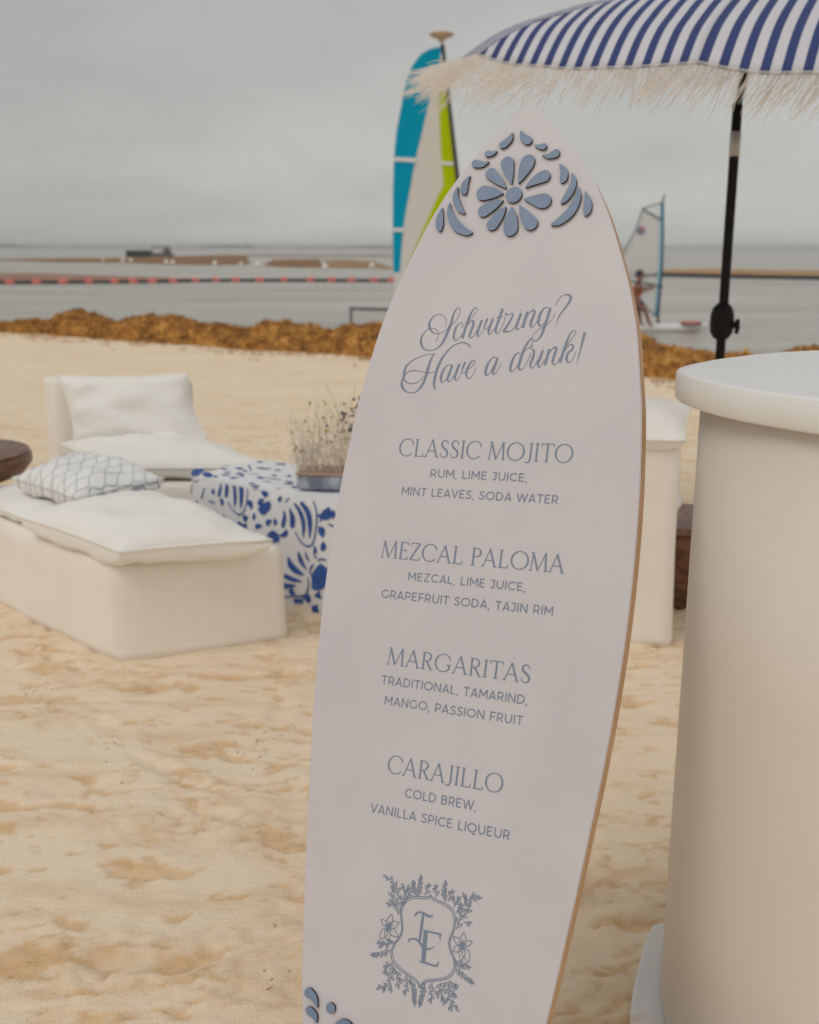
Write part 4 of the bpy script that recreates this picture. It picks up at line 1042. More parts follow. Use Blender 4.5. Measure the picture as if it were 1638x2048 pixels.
b = MB(); b.lathe([(.03, -.03), (.04, -.01), (.035, .03), (.012, .06), (.015, .09), (.002, .10)], UC + UN * APEX, 16); b.build('finial', M_white, umb, smooth=True)
# fringe: cotton yarns knotted along the hem and blown by the wind
rnd = random.Random(11)
b = MB()
for kk in range(8):
    near = kk in (3, 4, 5, 6)
    n = 300 if near else 140
    for i in range(n):
        t = (i + rnd.random()) / n
        p = canopy_pt(kk, .995, t)
        cl = noise.noise(Vector((p.x * 7, p.y * 7, 4)))          # yarns swing in clumps
        end_ = max(0, (UC.x - .60 - p.x) / .5)                   # the windward end streams further
        wind = Vector((-1, -.15, 0)) * (0.75 + .7 * cl + 1.1 * end_ + rnd.gauss(0, .22 + .35 * min(1, end_))) + Vector((0, rnd.gauss(0, .15), 0))
        if rnd.random() < .22 - .6 * cl: continue
        L0 = rnd.uniform(.06, .17) * (1 + .55 * min(1, end_)) * (1 + .3 * cl)
        P = [p]; d = Vector((0, 0, -1)) * .9 + wind * .35
        for q in range(5):
            d = (d * .75 + (wind + Vector((0, 0, -1.0 + .25 * end_ + rnd.gauss(0, .5) * min(1, end_)))) * .35 + Vector((rnd.gauss(0, .10), rnd.gauss(0, .10), rnd.gauss(0, .10)))).normalized()
            d = (d + Vector((math.sin(q * 1.9 + i), 0, math.cos(q * 2.3 + i * 1.7))) * .16).normalized(); P.append(P[-1] + d * L0 / 5)
        b.tube(P, [.0014, .0013, .0014, .0015, .0016, .0007], 4, cap=False)
    P = [canopy_pt(kk, .997, t) for t in np.linspace(0, 1, 30)]
    b.tube(P, .005, 6)
N_, L_, B_ = nodes(M_fringe)
tl = N_.new('ShaderNodeBsdfTranslucent'); tl.inputs['Color'].default_value = (1.0, .97, .94, 1)
ms = N_.new('ShaderNodeMixShader'); ms.inputs[0].default_value = .8
L_.new(B_.outputs[0], ms.inputs[1]); L_.new(tl.outputs[0], ms.inputs[2]); L_.new(ms.outputs[0], N_['Material Output'].inputs['Surface'])
b.build('fringe', M_fringe, umb, smooth=True, fix=False)

# ---------------------------------------------------------------- cushions and slipcovers
PE, PB = .55, .16
def pillow(name, C4, th, m_, label, cat='pillow', parent=None, pinch=.07, seed=1, n=30, wr=.006, flat_bottom=False, group=None, piping=True, ears=.0):
    """C4: four corners in order round the cushion; th: thickness at the middle"""
    A, B2, C2, D = (Vector(c) for c in C4)
    nrm = (B2 - A).cross(D - A).normalized()
    if nrm.z < -.2 or (abs(nrm.z) <= .2 and nrm.y > 0): nrm = -nrm
    def mid(u, v):
        uu = u * (1 - pinch * (1 - v * v)) ; vv = v * (1 - pinch * (1 - u * u))
        a, c = (uu + 1) / 2, (vv + 1) / 2
        return A.lerp(B2, a).lerp(D.lerp(C2, a), c)
    b = MB(); V = []; ring = []
    for sgn in (1, -1):
        for i in range(n + 1):
            for j in range(n + 1):
                u = math.sin((i / n - .5) * math.pi); v = math.sin((j / n - .5) * math.pi)
                u = math.copysign(abs(u) ** .8, u); v = math.copysign(abs(v) ** .8, v)
                pe = PE if sgn > 0 else PB
                f = (max(0, 1 - abs(u) ** 2.6) ** pe) * (max(0, 1 - abs(v) ** 2.6) ** pe)
                p = mid(u, v)
                w = noise.noise(Vector((u * 1.7 + seed, v * 1.7, sgn * 2))) * wr * 3.0 + noise.noise(Vector((u * 5 + seed, v * 4, sgn * 5 + seed))) * wr
                edge = max(abs(u), abs(v))
                w += wr * .8 * math.sin(math.atan2(v, u) * 22 + seed) * max(0, edge - .55) * (1 - edge) * 4
                h = th * (.5 if sgn > 0 else (.5 if not flat_bottom else .22)) * f
                p = p + nrm * (sgn * h + w * (f ** .5) + ears * ((u * v) ** 4) * (1))
                V.append(p)
    Fc = []
    m1 = (n + 1) ** 2
    for q in (0, 1):
        for i in range(n):
            for j in range(n):
                a = q * m1 + i * (n + 1) + j; Fc.append((a, a + n + 1, a + n + 2, a + 1))
    b.add(V, Fc)
    o = b.build(name, m_, parent, smooth=True, merge=True)
    if label: tag(o, label, cat, group)
    if piping:
        E = [mid(u, -1) for u in np.linspace(-1, 1, 14)[:-1]] + [mid(1, v) for v in np.linspace(-1, 1, 14)[:-1]] + [mid(u, 1) for u in np.linspace(1, -1, 14)[:-1]] + [mid(-1, v) for v in np.linspace(1, -1, 14)]
        E = [q + nrm * (ears * 1.0 if k_ in (0, 13, 26, 39, 52) else 0) for k_, q in enumerate(E)]
        b = MB(); b.tube(E, .0055, 6, cap=False); b.build('piping', m_, o, smooth=True)
    return o
def slip_box(name, foot, h, m_, parent, flare=.012, seed=2, z0=-.015, top_in=.0):
    """a padded block under a loose slipcover; foot: 4 ground points in order"""
    P = [Vector((p[0], p[1], 0)) for p in foot]; c = sum(P, Vector()) / 4
    bm = bmesh.new()
    nn = 16
    rows = []
    per = []
    for k in range(4):
        for t in range(nn): per.append((P[k].lerp(P[(k + 1) % 4], t / nn), t))
    rr = .028
    levels = [(z0, 0, 1), (.02, 0, 1), (h * .25, 0, .7), (h * .5, 0, .45), (h * .75, 0, .25), (h - rr, 0, .1), (h - rr * .45, rr * .18, 0), (h - rr * .12, rr * .5, 0), (h, rr, 0)]
    n = len(per)
    grid = []
    for z, inn, fl in levels:
        row = []
        for i, (p, t) in enumerate(per):
            d = (p - c).normalized()
            corner = min(t, nn - t) / nn
            q = p - d * inn * 1.3
            q = q - d * max(0, .012 - corner * .08) * 1.2
            wv_ = noise.noise(Vector((p.x * 4, p.y * 4, z * 2 + seed))) * .010 + noise.noise(Vector((p.x * 12, p.y * 12, seed))) * .004 * fl
            q = q + d * (flare * fl + wv_)
            row.append(bm.verts.new((q.x, q.y, z)))
        grid.append(row)
    for a in range(len(grid) - 1):
        for i in range(n): bm.faces.new((grid[a][i], grid[a][(i + 1) % n], grid[a + 1][(i + 1) % n], grid[a + 1][i]))
    bm.faces.new(grid[-1]); bm.faces.new(grid[0][::-1])
    bmesh.ops.recalc_face_normals(bm, faces=bm.faces)
    off = world_of(parent)
    bmesh.ops.translate(bm, verts=bm.verts, vec=-off)
    me = bpy.data.meshes.new(name); bm.to_mesh(me); bm.free()
    me.polygons.foreach_set('use_smooth', [len(p.vertices) == 4 for p in me.polygons])
    me.materials.append(m_)
    o = bpy.data.objects.new(name, me); COL.objects.link(o); o.parent = parent
    return o

# near lounge seat, lower left
Q1, Q2, Ql = Vector((-.957, 3.343, 0)), Vector((-.424, 3.567, 0)), Vector((-1.548, 3.922, 0))
dL = (Ql - Q1).normalized()
far1, far2 = Q1 + dL * 1.22, Q2 + dL * 1.22
seat = thing('lounge_seat', (Q1 + far2) / 2, 'low white lounge seat nearest the camera with three cushions on it', 'lounge seat', 'white slipcovered lounge seats')
slip_box('base', [Q1, Q2, far2, far1], .325, M_slip, seat, seed=2)
dR = (Q2 - Q1).normalized()
b1, b2 = Q1 + dL * 1.06 , Q2 + dL * 1.06
def top(p, z): return Vector((p.x, p.y, z))
pillow('seat_cushion', [top(Q1 + dL * .66 + dR * .02,   .362), top(Q2 + dL * .66 - dR * .02,   .362), top(Q2 + dL * 1.2 - dR * .02,   .362), top(Q1 + dL * 1.2 + dR * .02,   .362)], .10, M_linen, None, parent=seat, seed=9, pinch=.03)
# flat pillow on the near corner
pc = [on_z(40, 1034, .395), on_z(238, 1104, .388), on_z(543, 1080, .385), on_z(322, 992, .395)]
pillow('pillow', pc, .165, M_linen, 'flat white linen pillow on the near corner of the front lounge seat', seed=4, pinch=.05, wr=.010)
# patterned pillow lying behind it
M_patt = linen('patterned_linen', (0.78, 0.77, 0.74), (0.82, 0.81, 0.78))
N_, L_, B_ = nodes(M_patt)
uvn = N_.new('ShaderNodeTexCoord'); mp = N_.new('ShaderNodeMapping'); mp.inputs['Scale'].default_value = (19, 21, 19); mp.inputs['Rotation'].default_value = (0, 0, .35)
L_.new(uvn.outputs['Object'], mp.inputs[0])
sp_ = N_.new('ShaderNodeSeparateXYZ'); L_.new(mp.outputs[0], sp_.inputs[0])
def mth(op, a, b2=None):
    q = N_.new('ShaderNodeMath'); q.operation = op
    for k_, v_ in enumerate((a, b2)):
        if v_ is None: continue
        if isinstance(v_, (int, float)): q.inputs[k_].default_value = v_
        else: L_.new(v_, q.inputs[k_])
    return q.outputs[0]
wob = mth('MULTIPLY', mth('PINGPONG', sp_.outputs['Y'], 1.0), 0.62)
wob = mth('MINIMUM', mth('MAXIMUM', wob, 0.08), 0.50)
l1 = mth('ABSOLUTE', mth('SUBTRACT', mth('FRACT', mth('ADD', sp_.outputs['X'], wob)), 0.5))
l2 = mth('ABSOLUTE', mth('SUBTRACT', mth('FRACT', mth('SUBTRACT', sp_.outputs['X'], wob)), 0.5))
lt = N_.new('ShaderNodeMath'); lt.operation = 'LESS_THAN'; lt.inputs[1].default_value = .042
L_.new(mth('MINIMUM', l1, l2), lt.inputs[0])
mx = N_.new('ShaderNodeMix'); mx.data_type = 'RGBA'; L_.new(lt.outputs[0], mx.inputs['Factor'])
src = B_.inputs['Base Color'].links[0].from_socket
L_.new(src, mx.inputs['A']); mx.inputs['B'].default_value = (.38, .40, .46, 1); L_.new(mx.outputs['Result'], B_.inputs['Base Color'])
pp = [on_z(26, 956, .47), on_z(150, 996, .44), on_z(326, 958, .46), on_z(180, 912, .49)]
pillow('pillow', pp, .14, M_patt, 'white pillow patterned with grey blue linked lines on the front lounge seat', seed=6, pinch=.06, wr=.008)
# back lounge chair
bkL, bkR = on_z(96, 757, .70), on_z(378, 757, .70)
cd = Vector((bkR.x - bkL.x, bkR.y - bkL.y, 0)).normalized()
W_ = (bkR - bkL).length
o0 = Vector((bkL.x, bkL.y, 0))
sr, sf_ = on_z(402, 884, .42), on_z(513, 932, .40)
cf = Vector((sf_.x - sr.x, sf_.y - sr.y, 0)); DEP = cf.length + .10; cf.normalize()
chair = thing('lounge_seat', o0 + cd * W_ / 2 + cf * .3, 'white lounge chair with upright back and standing pillow beyond the coffee table', 'lounge seat', 'white slipcovered lounge seats')
slip_box('base', [o0 + cf * .02, o0 + cf * (DEP + .10), o0 + cf * (DEP + .10) + cd * W_, o0 + cf * .02 + cd * W_][::-1], .32, M_slip, chair, seed=5)
slip_box('backrest', [o0 - cf * .12, o0 + cf * .06, o0 + cf * .06 + cd * W_, o0 - cf * .12 + cd * W_][::-1], .70, M_slip, chair, seed=6, flare=.0, z0=.0)
s0 = o0 + cf * .10
pillow('seat_cushion', [top(s0 + cf * DEP, .385), top(s0 + cf * DEP + cd * (W_ + .04), .385), top(s0 + cd * (W_ + .04), .395), top(s0, .395)], .17, M_linen, None, parent=chair, seed=12, pinch=.04, wr=.010)
q0 = o0 + cf * .24 + cd * .02
lean = -cf * .17
pillow('pillow', [top(q0 + cd * .01, .415), top(q0 + cd * .645, .43), top(q0 + lean + cd * .625, .73), top(q0 + lean - cd * .0, .72)], .17, M_linen, 'white linen pillow standing against the back of the far lounge chair', seed=15, pinch=.085, wr=.012, ears=0)

# lounge chair half hidden by the menu board
rc = Vector((.894, 3.489, 0))
ru = Vector((.985, -.17, 0)).normalized(); rf = Vector((.17, .985, 0))
chair2 = thing('lounge_seat', rc - ru * .3 + rf * .3, 'white lounge chair seen from behind between menu board and bar', 'lounge seat', 'white slipcovered lounge seats')
slip_box('backrest', [rc - ru * .72, rc, rc + rf * .15, rc - ru * .72 + rf * .15], .69, M_slip, chair2, seed=21, flare=.008)
slip_box('base', [rc - ru * .70 + rf * .17, rc - ru * .0 + rf * .17, rc + rf * .86 + ru * .0, rc + rf * .86 - ru * .70], .30, M_slip, chair2, seed=22)
pillow('pillow', [top(rc - ru * .56 - rf * .02, .70), top(rc + ru * .005 - rf * .03, .715), top(rc + ru * .045 + rf * .24, .80), top(rc - ru * .52 + rf * .24, .80)], .12, M_linen, 'white pillow resting on top of the lounge chair beside the bar', seed=25, pinch=.05)

c3 = Vector((1.205, 4.72, 0))
chair3 = thing('lounge_seat', c3 - ru * .3 + rf * .3, 'white lounge chair farthest right, glimpsed above the dark block table', 'lounge seat', 'white slipcovered lounge seats')
slip_box('backrest', [c3 - ru * .70, c3, c3 + rf * .15, c3 - ru * .70 + rf * .15], .57, M_slip, chair3, seed=31, flare=.006)
slip_box('base', [c3 - ru * .70 - rf * .62, c3 - rf * .62, c3 - rf * .02, c3 - ru * .70 - rf * .02], .30, M_slip, chair3, seed=32)

# brown block table by the bar
st_ = Vector((1.035, 3.83, 0))
b = MB()
stump = thing('side_table', st_ + Vector((.3, .2, 0)), 'low dark brown wooden block table half hidden behind the bar', 'side table')
Mz = Matrix.Rotation(R(-22), 4, 'Z')
b.box(st_ + Vector((.27, .16, .135)), (.56, .40, .29), M=Mz); b.build('block', M_wood, stump, bevel=.012)
b = MB(); b.box(st_ + Vector((.27, .16, .296)), (.585, .425, .03), M=Mz); b.build('table_top', M_woodtop, stump, bevel=.006)

# round wooden table at the left edge
rt = on_z(-104, 906, .50)
rnd_t = thing('side_table', (rt.x, rt.y, 0), 'round dark wooden side table at the left edge of the beach', 'side table')
b = MB(); b.lathe([(.10, .36), (.20, .375), (.29, .41), (.325, .455), (.325, .485), (.315, .497)], (rt.x, rt.y, 0), 56); b.build('bowl_apron', M_wood, rnd_t, smooth=True)
b = MB(); b.lathe([(.314, .497), (.317, .502), (.312, .507), (.001, .507)], (rt.x, rt.y, 0), 56); b.build('table_top', M_woodtop, rnd_t, smooth=True)
b = MB(); b.lathe([(.15, -.02), (.13, .02), (.075, .10), (.06, .22), (.08, .33), (.11, .37)], (rt.x, rt.y, 0), 32); b.build('pedestal', M_wood, rnd_t, smooth=True)

# ---------------------------------------------------------------- coffee table under the printed cloth
t0 = Vector((-.871, 4.228, 0)); tu = Vector((.80868, -.58825, 0)); tw = Vector((.58825, .80868, 0)); tn = -tw
TLn, TW_, TH_ = 1.15, .41, .42
tbl = thing('coffee_table', t0 + tu * TLn / 2 + tw * TW_ / 2, 'low coffee table beside the front lounge seat', 'coffee table')
b = MB(); cc = t0 + tu * TLn / 2 + tw * TW_ / 2
ang = math.atan2(tu.y, tu.x); Mz = Matrix.Rotation(ang, 4, 'Z')
b.box(cc + Vector((0, 0, TH_ - .03)), (TLn - .04, TW_ - .04, .04), M=Mz); b.build('table_top', M_wood, tbl)
for a_, c_ in ((.06, .06), (TLn - .06, .06), (.06, TW_ - .06), (TLn - .06, TW_ - .06)):
    p = t0 + tu * a_ + tw * c_; b = MB(); b.box((p.x, p.y, TH_ / 2 - .03), (.05, .05, TH_ - .04), M=Mz); b.build('leg', M_wood, tbl)
def fold(a, b_, z):      # how far the hanging cloth stands out from the table
    k_ = 1 - max(0, z) / TH_
    return .004 + k_ * (.018 + .014 * math.sin(a * 17 + 1.3) + .010 * math.sin(a * 41) + .012 * noise.noise(Vector((a * 4, b_ * 4, 2.2))))
b = MB()
NA, NZ = 80, 14
def cloth_side(o_, d_, n_, ln):
    V, Fc = [], []
    for i in range(NA + 1):
        a = ln * i / NA
        for j in range(NZ + 1):
            z = TH_ * (1 - j / NZ) + (.004 if j == 0 else 0)
            hemw = .012 * math.sin(a * 23) * (j / NZ) ** 4
            V.append(o_ + d_ * a + n_ * (fold(a, o_.x, z) if j else .0) + Vector((0, 0, z + .012 + hemw - (.004 if j else 0) - (0.02 if j == NZ else 0))))
    for i in range(NA):
        for j in range(NZ):
            k_ = i * (NZ + 1) + j; Fc.append((k_, k_ + 1, k_ + NZ + 2, k_ + NZ + 1))
    b.add(V, Fc)
cloth_side(t0, tu, tn, TLn); cloth_side(t0 + tu * TLn, tw, tu, TW_); cloth_side(t0 + tu * TLn + tw * TW_, -tu, tw, TLn); cloth_side(t0 + tw * TW_, -tw, -tu, TW_)
b.add([t0 + Vector((0, 0, TH_ + .016)), t0 + tu * TLn + Vector((0, 0, TH_ + .016)), t0 + tu * TLn + tw * TW_ + Vector((0, 0, TH_ + .016)), t0 + tw * TW_ + Vector((0, 0, TH_ + .016))], [(0, 1, 2, 3)])
lay = 0
def print_stroke(s, face, mi):
    global lay
    lay += 1
    pts = [(x_, y_, w_ * (1.55 if mi == 1 else 1.25)) for x_, y_, w_ in catmull(triples(s, 1e-3), 5)]
    Lf, Rt = ribbon2d(pts)
    V = []
    e_ = .0022 + (lay % 40) * .00004
    for (a, z) in Lf + Rt:
        if face:
            z = max(-.005, min(TH_ - .002, z)); V.append(t0 + tu * a + tn * (fold(a, t0.x, z) + e_ + .001) + Vector((0, 0, z + .008)))
        else:
            V.append(t0 + tu * a + tw * z + Vector((0, 0, TH_ + .016 + e_)))
    n = len(pts)
    b.add(V, [(i, i + 1, n + i + 1, n + i) for i in range(n - 1)], mi)
def is_line(s): return max(s[2::3]) <= 3
for s in TABFACE:
    print_stroke(s, True, 2 if is_line(s) else 1)
for s in TABTOP: print_stroke(s, False, 2 if is_line(s) else 1)
rnd = random.Random(41)
used_ = [[(q[i], q[i + 1]) for q in T_ for i in range(0, len(q), 3)] for T_ in (TABFACE, TABTOP)]
for face, lim, count in ((True, (20, 640, 15, 400), 46), (False, (10, 1120, 20, 390), 60)):
    for _ in range(4000):
        if not count: break
        a_, z_ = rnd.uniform(lim[0], lim[1]), rnd.uniform(lim[2], lim[3])
        if min(math.hypot(a_ - p_[0], z_ - p_[1]) for p_ in used_[0 if face else 1]) < 26: continue
        used_[0 if face else 1].append((a_, z_)); count -= 1
        th_, l_ = rnd.uniform(0, 6.28), rnd.uniform(14, 24)
        print_stroke([v_ for t_, w_ in ((-1, 2), (-.3, 9), (.4, 12), (1, 6)) for v_ in (a_ + math.cos(th_ + .4 * t_) * l_ * t_, z_ + math.sin(th_ + .4 * t_) * l_ * t_, w_)], face, 1)
# the print repeats along the hidden length and round the ends
for dx in (.62,):
    for s in TABFACE:
        q = list(s)
        for i in range(0, len(q), 3): q[i] += int(dx * 1000)
        if max(q[0::3]) < TLn * 1000 - 5 and min(q[0::3]) > 640: print_stroke(q, True, 2 if is_line(s) else 1)
cl_ = b.build('tablecloth', [M_cloth, M_print, M_line], None, smooth=False, fix=False)
tag(cl_, 'white tablecloth printed with cobalt blue leaves and shells over the coffee table', 'tablecloth')

# flowers in a tray
fc = on_z(706, 974, TH_ + .02)
fl = thing('flower_tray', fc, 'grey blue tray of wispy dried flowers on the printed tablecloth', 'flower arrangement')
M_tray = mat('weathered_blue_grey', (.20, .22, .27), .7); noise_color(M_tray, (.16, .18, .23), (.40, .43, .49), 22, 5)
b = MB(); b.box(fc + Vector((0, 0, .03)), (.40, .17, .058), M=Matrix.Rotation(R(-6), 4, 'Z')); b.build('tray', M_tray, fl, bevel=.012)
M_rim = mat('copper_rim', (.42, .27, .20), .5)
b = MB(); b.box(fc + Vector((0, 0, .062)), (.405, .175, .007), M=Matrix.Rotation(R(-6), 4, 'Z')); b.build('rim', M_rim, fl)
M_stem = mat('dry_stem', (.62, .55, .42), .8); M_bud = mat('dark_bud', (.10, .085, .11), .7); M_fluff = mat('pale_blossom', (.82, .75, .68), .9); M_yel = mat('yellow_green_bud', (.38, .33, .08), .8)
stems, buds, fluff, yel = MB(), MB(), MB(), MB()
rnd = random.Random(23)
def tiny(bb, p, r): 
    bb.ball(p, r, n=6, sc=(1, 1, rnd.uniform(.7, 1.2)))
for i in range(170):
    p = fc + Vector((rnd.uniform(-.21, .19), rnd.uniform(-.07, .07), .06))
    tall = max(.12, .30 * rnd.random() ** .8 * (1 if rnd.random() < .75 else 1.3))
    if p.x < fc.x - .12: tall *= .75
    d = Vector((rnd.gauss(-.03, .30), rnd.gauss(0, .25), 1)).normalized()
    P = [p]
    for q in range(4): P.append(P[-1] + (d + Vector((rnd.gauss(0, .15), rnd.gauss(0, .12), 0))).normalized() * tall / 4)
    stems.tube(P, .0011, 3, cap=False)
    e_ = P[-1]
    k_ = rnd.random()
    if k_ < .20:
        for _ in range(rnd.randint(1, 4)): tiny(buds, e_ + Vector((rnd.gauss(0, .012), rnd.gauss(0, .012), rnd.gauss(0, .014))), rnd.uniform(.0035, .007))
    elif k_ < .46: tiny(yel, e_, rnd.uniform(.004, .007))
    for _ in range(26):
        q = P[rnd.randint(0, 3)].lerp(e_, rnd.random() * .8) + Vector((rnd.gauss(0, .022), rnd.gauss(0, .022), rnd.gauss(0, .02)))
        if q.z > fc.z + .05 and rnd.random() < .8:
            d_ = Vector((rnd.gauss(0, 1), rnd.gauss(0, 1), rnd.gauss(0, 1))).normalized() * rnd.uniform(.004, .011); o_ = d_.orthogonal().normalized() * .0032
            fluff.add([q - o_, q + o_, q + d_], [(0, 1, 2)])
for k_ in range(26):                      # one tall dark spray leaning right
    t = k_ / 26; tiny(buds, fc + Vector((-.035 + .06 * t + rnd.gauss(0, .018), rnd.gauss(0, .02), .22 + .12 * t + rnd.gauss(0, .015))), rnd.uniform(.004, .008))
stems.build('stems', M_stem, fl, fix=False)['kind'] = 'stuff'; fluff.build('blossom', M_fluff, fl, fix=False)['kind'] = 'stuff'
buds.build('buds', M_bud, fl, smooth=True, fix=False)['kind'] = 'stuff'; yel.build('yellow_buds', M_yel, fl, smooth=True, fix=False)['kind'] = 'stuff'

# ---------------------------------------------------------------- bar
BC = Vector((0.8155, 1.568, 0))
BZ = 1.142
rad_deg = [(-180, .508), (-172, .503), (-160, .498), (-151, .492), (-142, .491), (-120, .493), (-90, .495), (-45, .50), (0, .50), (45, .51), (80, .515), (99, .515), (118, .486), (133, .477), (142, .481), (152, .488), (159, .502), (164, .512), (169, .517), (174, .514), (180, .508)]
def bar_r(a):
    a = (math.degrees(a) + 180) % 360 - 180
    return .809 * float(np.interp(a, [q[0] for q in rad_deg], [q[1] for q in rad_deg]))
bar = thing('bar_counter', BC, 'round white bar counter with cream wrapped drum at the right edge', 'bar')
b = MB(); n = 160; V, Fc = [], []
prof = [(-.02, BZ - .047), (-.004, BZ - .0455), (0, BZ - .041), (0, BZ - .005), (-.002, BZ - .0015), (-.006, BZ)]
for dr, z in prof:
    for k in range(n):
        a = 2 * math.pi * k / n; r_ = bar_r(a) + dr
        V.append(BC + Vector((r_ * math.cos(a), r_ * math.sin(a), z)))
for i in range(len(prof) - 1):
    for k in range(n): Fc.append((i * n + k, i * n + (k + 1) % n, (i + 1) * n + (k + 1) % n, (i + 1) * n + k))
Fc += [tuple(range(n))[::-1], tuple((len(prof) - 1) * n + k for k in range(n))]
b.add(V, Fc); o = b.build('counter_top', M_white, bar, smooth=False)
for p in o.data.polygons: p.use_smooth = len(p.vertices) == 4
b = MB(); b.lathe([(.372, .046), (.3795, .05), (.3805, .3), (.379, .7), (.378, BZ - .0455)], BC, 128); o = b.build('drum', M_barwrap, bar, smooth=True)
for p in o.data.polygons: p.use_smooth = len(p.vertices) == 4
pts_ = [(.365, 1.30), (.366, 1.40), (.371, 1.50), (.378, 1.578), (.386, 1.616), (.400, 1.664), (.417, 1.714), (.445, 1.788), (.470, 1.842), (.480, 1.856), (.500, 1.862), (.540, 1.852), (.80, 1.79), (1.25, 1.68), (1.30, 1.62), (1.25, 1.1), (.9, 1.05), (.42, 1.12), (.38, 1.2)]
b = MB(); b.prism([Vector((q[0], q[1], .04)) for q in catmull([(*q, 0) for q in pts_ + pts_[:1]], 4)[:-1]], (0, 0, 1), .06); o = b.build('base_plate', M_plate, bar, bevel=.004)
b = MB(); b.lathe([(.370, .0), (.370, .048)], BC, 96); b.build('shadow_gap_ring', M_black, bar, smooth=False)  # black ring paints the shadow gap between drum and base plate

# ---------------------------------------------------------------- surfboard menu sign
BU = Vector((0.90125582, -0.4308264, 0.04611459)); BV = Vector((0.13014908, 0.37069269, 0.91959129)); BN = Vector((-0.41327854, -0.82278524, 0.3901606))
BO = Vector((0.09313718, 1.53846605, 0.87555176))
def bp(x, y, h=0.0): return BO + BU * x + BV * y + BN * h
foot_ = bp(0, -.97, -.012); foot_.z = 0
sign = thing('surfboard_sign', foot_, 'white surfboard shaped drinks menu board standing in the sand', 'menu sign')
half = [(.722, .0), (.7205, .006), (.716, .014), (.705, .026), (.692, .039), (.664, .0635), (.63, .091), (.589, .1185), (.556, .1365), (.525, .151), (.482, .168), (.414, .1925), (.345, .2105), (.285, .2205), (.23, .229), (.17, .2345), (.11, .2385), (.04, .241), (-.03, .2415), (-.10, .2402), (-.18, .2362), (-.275, .2288), (-.36, .2195), (-.449, .2095), (-.525, .200), (-.61, .189), (-.70, .174), (-.79, .155), (-.87, .130), (-.94, .095), (-.972, .05), (-.98, 0)]
hp = [(float(q[0]), float(q[1])) for q in catmull(half, 4)]
outl = [(w, y) for y, w in hp] + [(-w, y) for y, w in hp[-2:0:-1]]
b = MB(); b.prism([bp(x, y) for x, y in outl], BN, .030, 0, 1)
o = b.build('panel', [M_board, M_edge], sign); 
bm = bmesh.new(); bm.from_mesh(o.data)
bmesh.ops.bevel(bm, geom=[e_ for e_ in bm.edges if len(e_.link_faces) == 2 and any(len(f.verts) > 8 for f in e_.link_faces)], offset=.0012, segments=2, affect='EDGES', material=0)
bm.to_mesh(o.data); bm.free()
pan = o
b = MB(); b.box((0, 0, 0), (1, 1, 1))
bk = [bp(0, .18, -.024), bp(0, .18, -.024)]
leg_top, leg_bot = bp(0, .15, -.04), Vector((bp(0, .15).x + .22, bp(0, .15).y + .44, -.03))
b = MB(); b.tube([leg_top, leg_bot], .018, 4); b.build('back_strut', M_edge, sign)
M_printw = M_ink
lay = 0
def strokes_mesh(name, strokes, h0=.0004, sub=6, parent=pan):
    b = MB(); k = 0
    for s in strokes:
        pts = catmull(s, sub); k += 1
        Lf, Rt = ribbon2d(pts); n = len(pts); h = h0 + (k % 60) * 4e-6
        b.add([bp(x, y, h) for x, y in Lf + Rt], [(i, i + 1, n + i + 1, n + i) for i in range(n - 1)])
    return b.build(name, M_ink, parent, fix=False)
strokes_mesh('script_lettering', [[(x, y, w * 1.02 + .0002) for x, y, w in triples(s)] for s in SCRIPT])
# raised flower and leaves
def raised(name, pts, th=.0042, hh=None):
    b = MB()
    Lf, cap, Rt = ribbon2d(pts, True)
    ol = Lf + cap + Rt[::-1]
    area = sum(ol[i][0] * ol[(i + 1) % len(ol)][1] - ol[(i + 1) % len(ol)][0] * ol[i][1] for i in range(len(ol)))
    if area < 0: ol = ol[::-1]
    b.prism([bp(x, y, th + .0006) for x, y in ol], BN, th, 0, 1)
    return b.build(name, [M_blue, M_sideshade], pan)
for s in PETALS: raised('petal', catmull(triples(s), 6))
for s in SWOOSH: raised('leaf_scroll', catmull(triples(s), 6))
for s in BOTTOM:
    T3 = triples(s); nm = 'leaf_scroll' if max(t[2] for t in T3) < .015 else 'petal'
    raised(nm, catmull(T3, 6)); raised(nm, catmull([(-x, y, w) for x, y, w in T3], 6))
for x, y, w in triples(DISC):
    for sg in ((1,) if y > 0 else (1, -1)):
        ol = [(sg * x + w / 2 * math.cos(t), y + w / 2 * math.sin(t)) for t in np.linspace(0, 2 * math.pi, 41)[:-1]]
        b = MB(); b.prism([bp(p, q, .0048) for p, q in ol], BN, .0042, 0, 1); b.build('flower_centre' if y > 0 else 'dot', [M_blue, M_sideshade], pan)
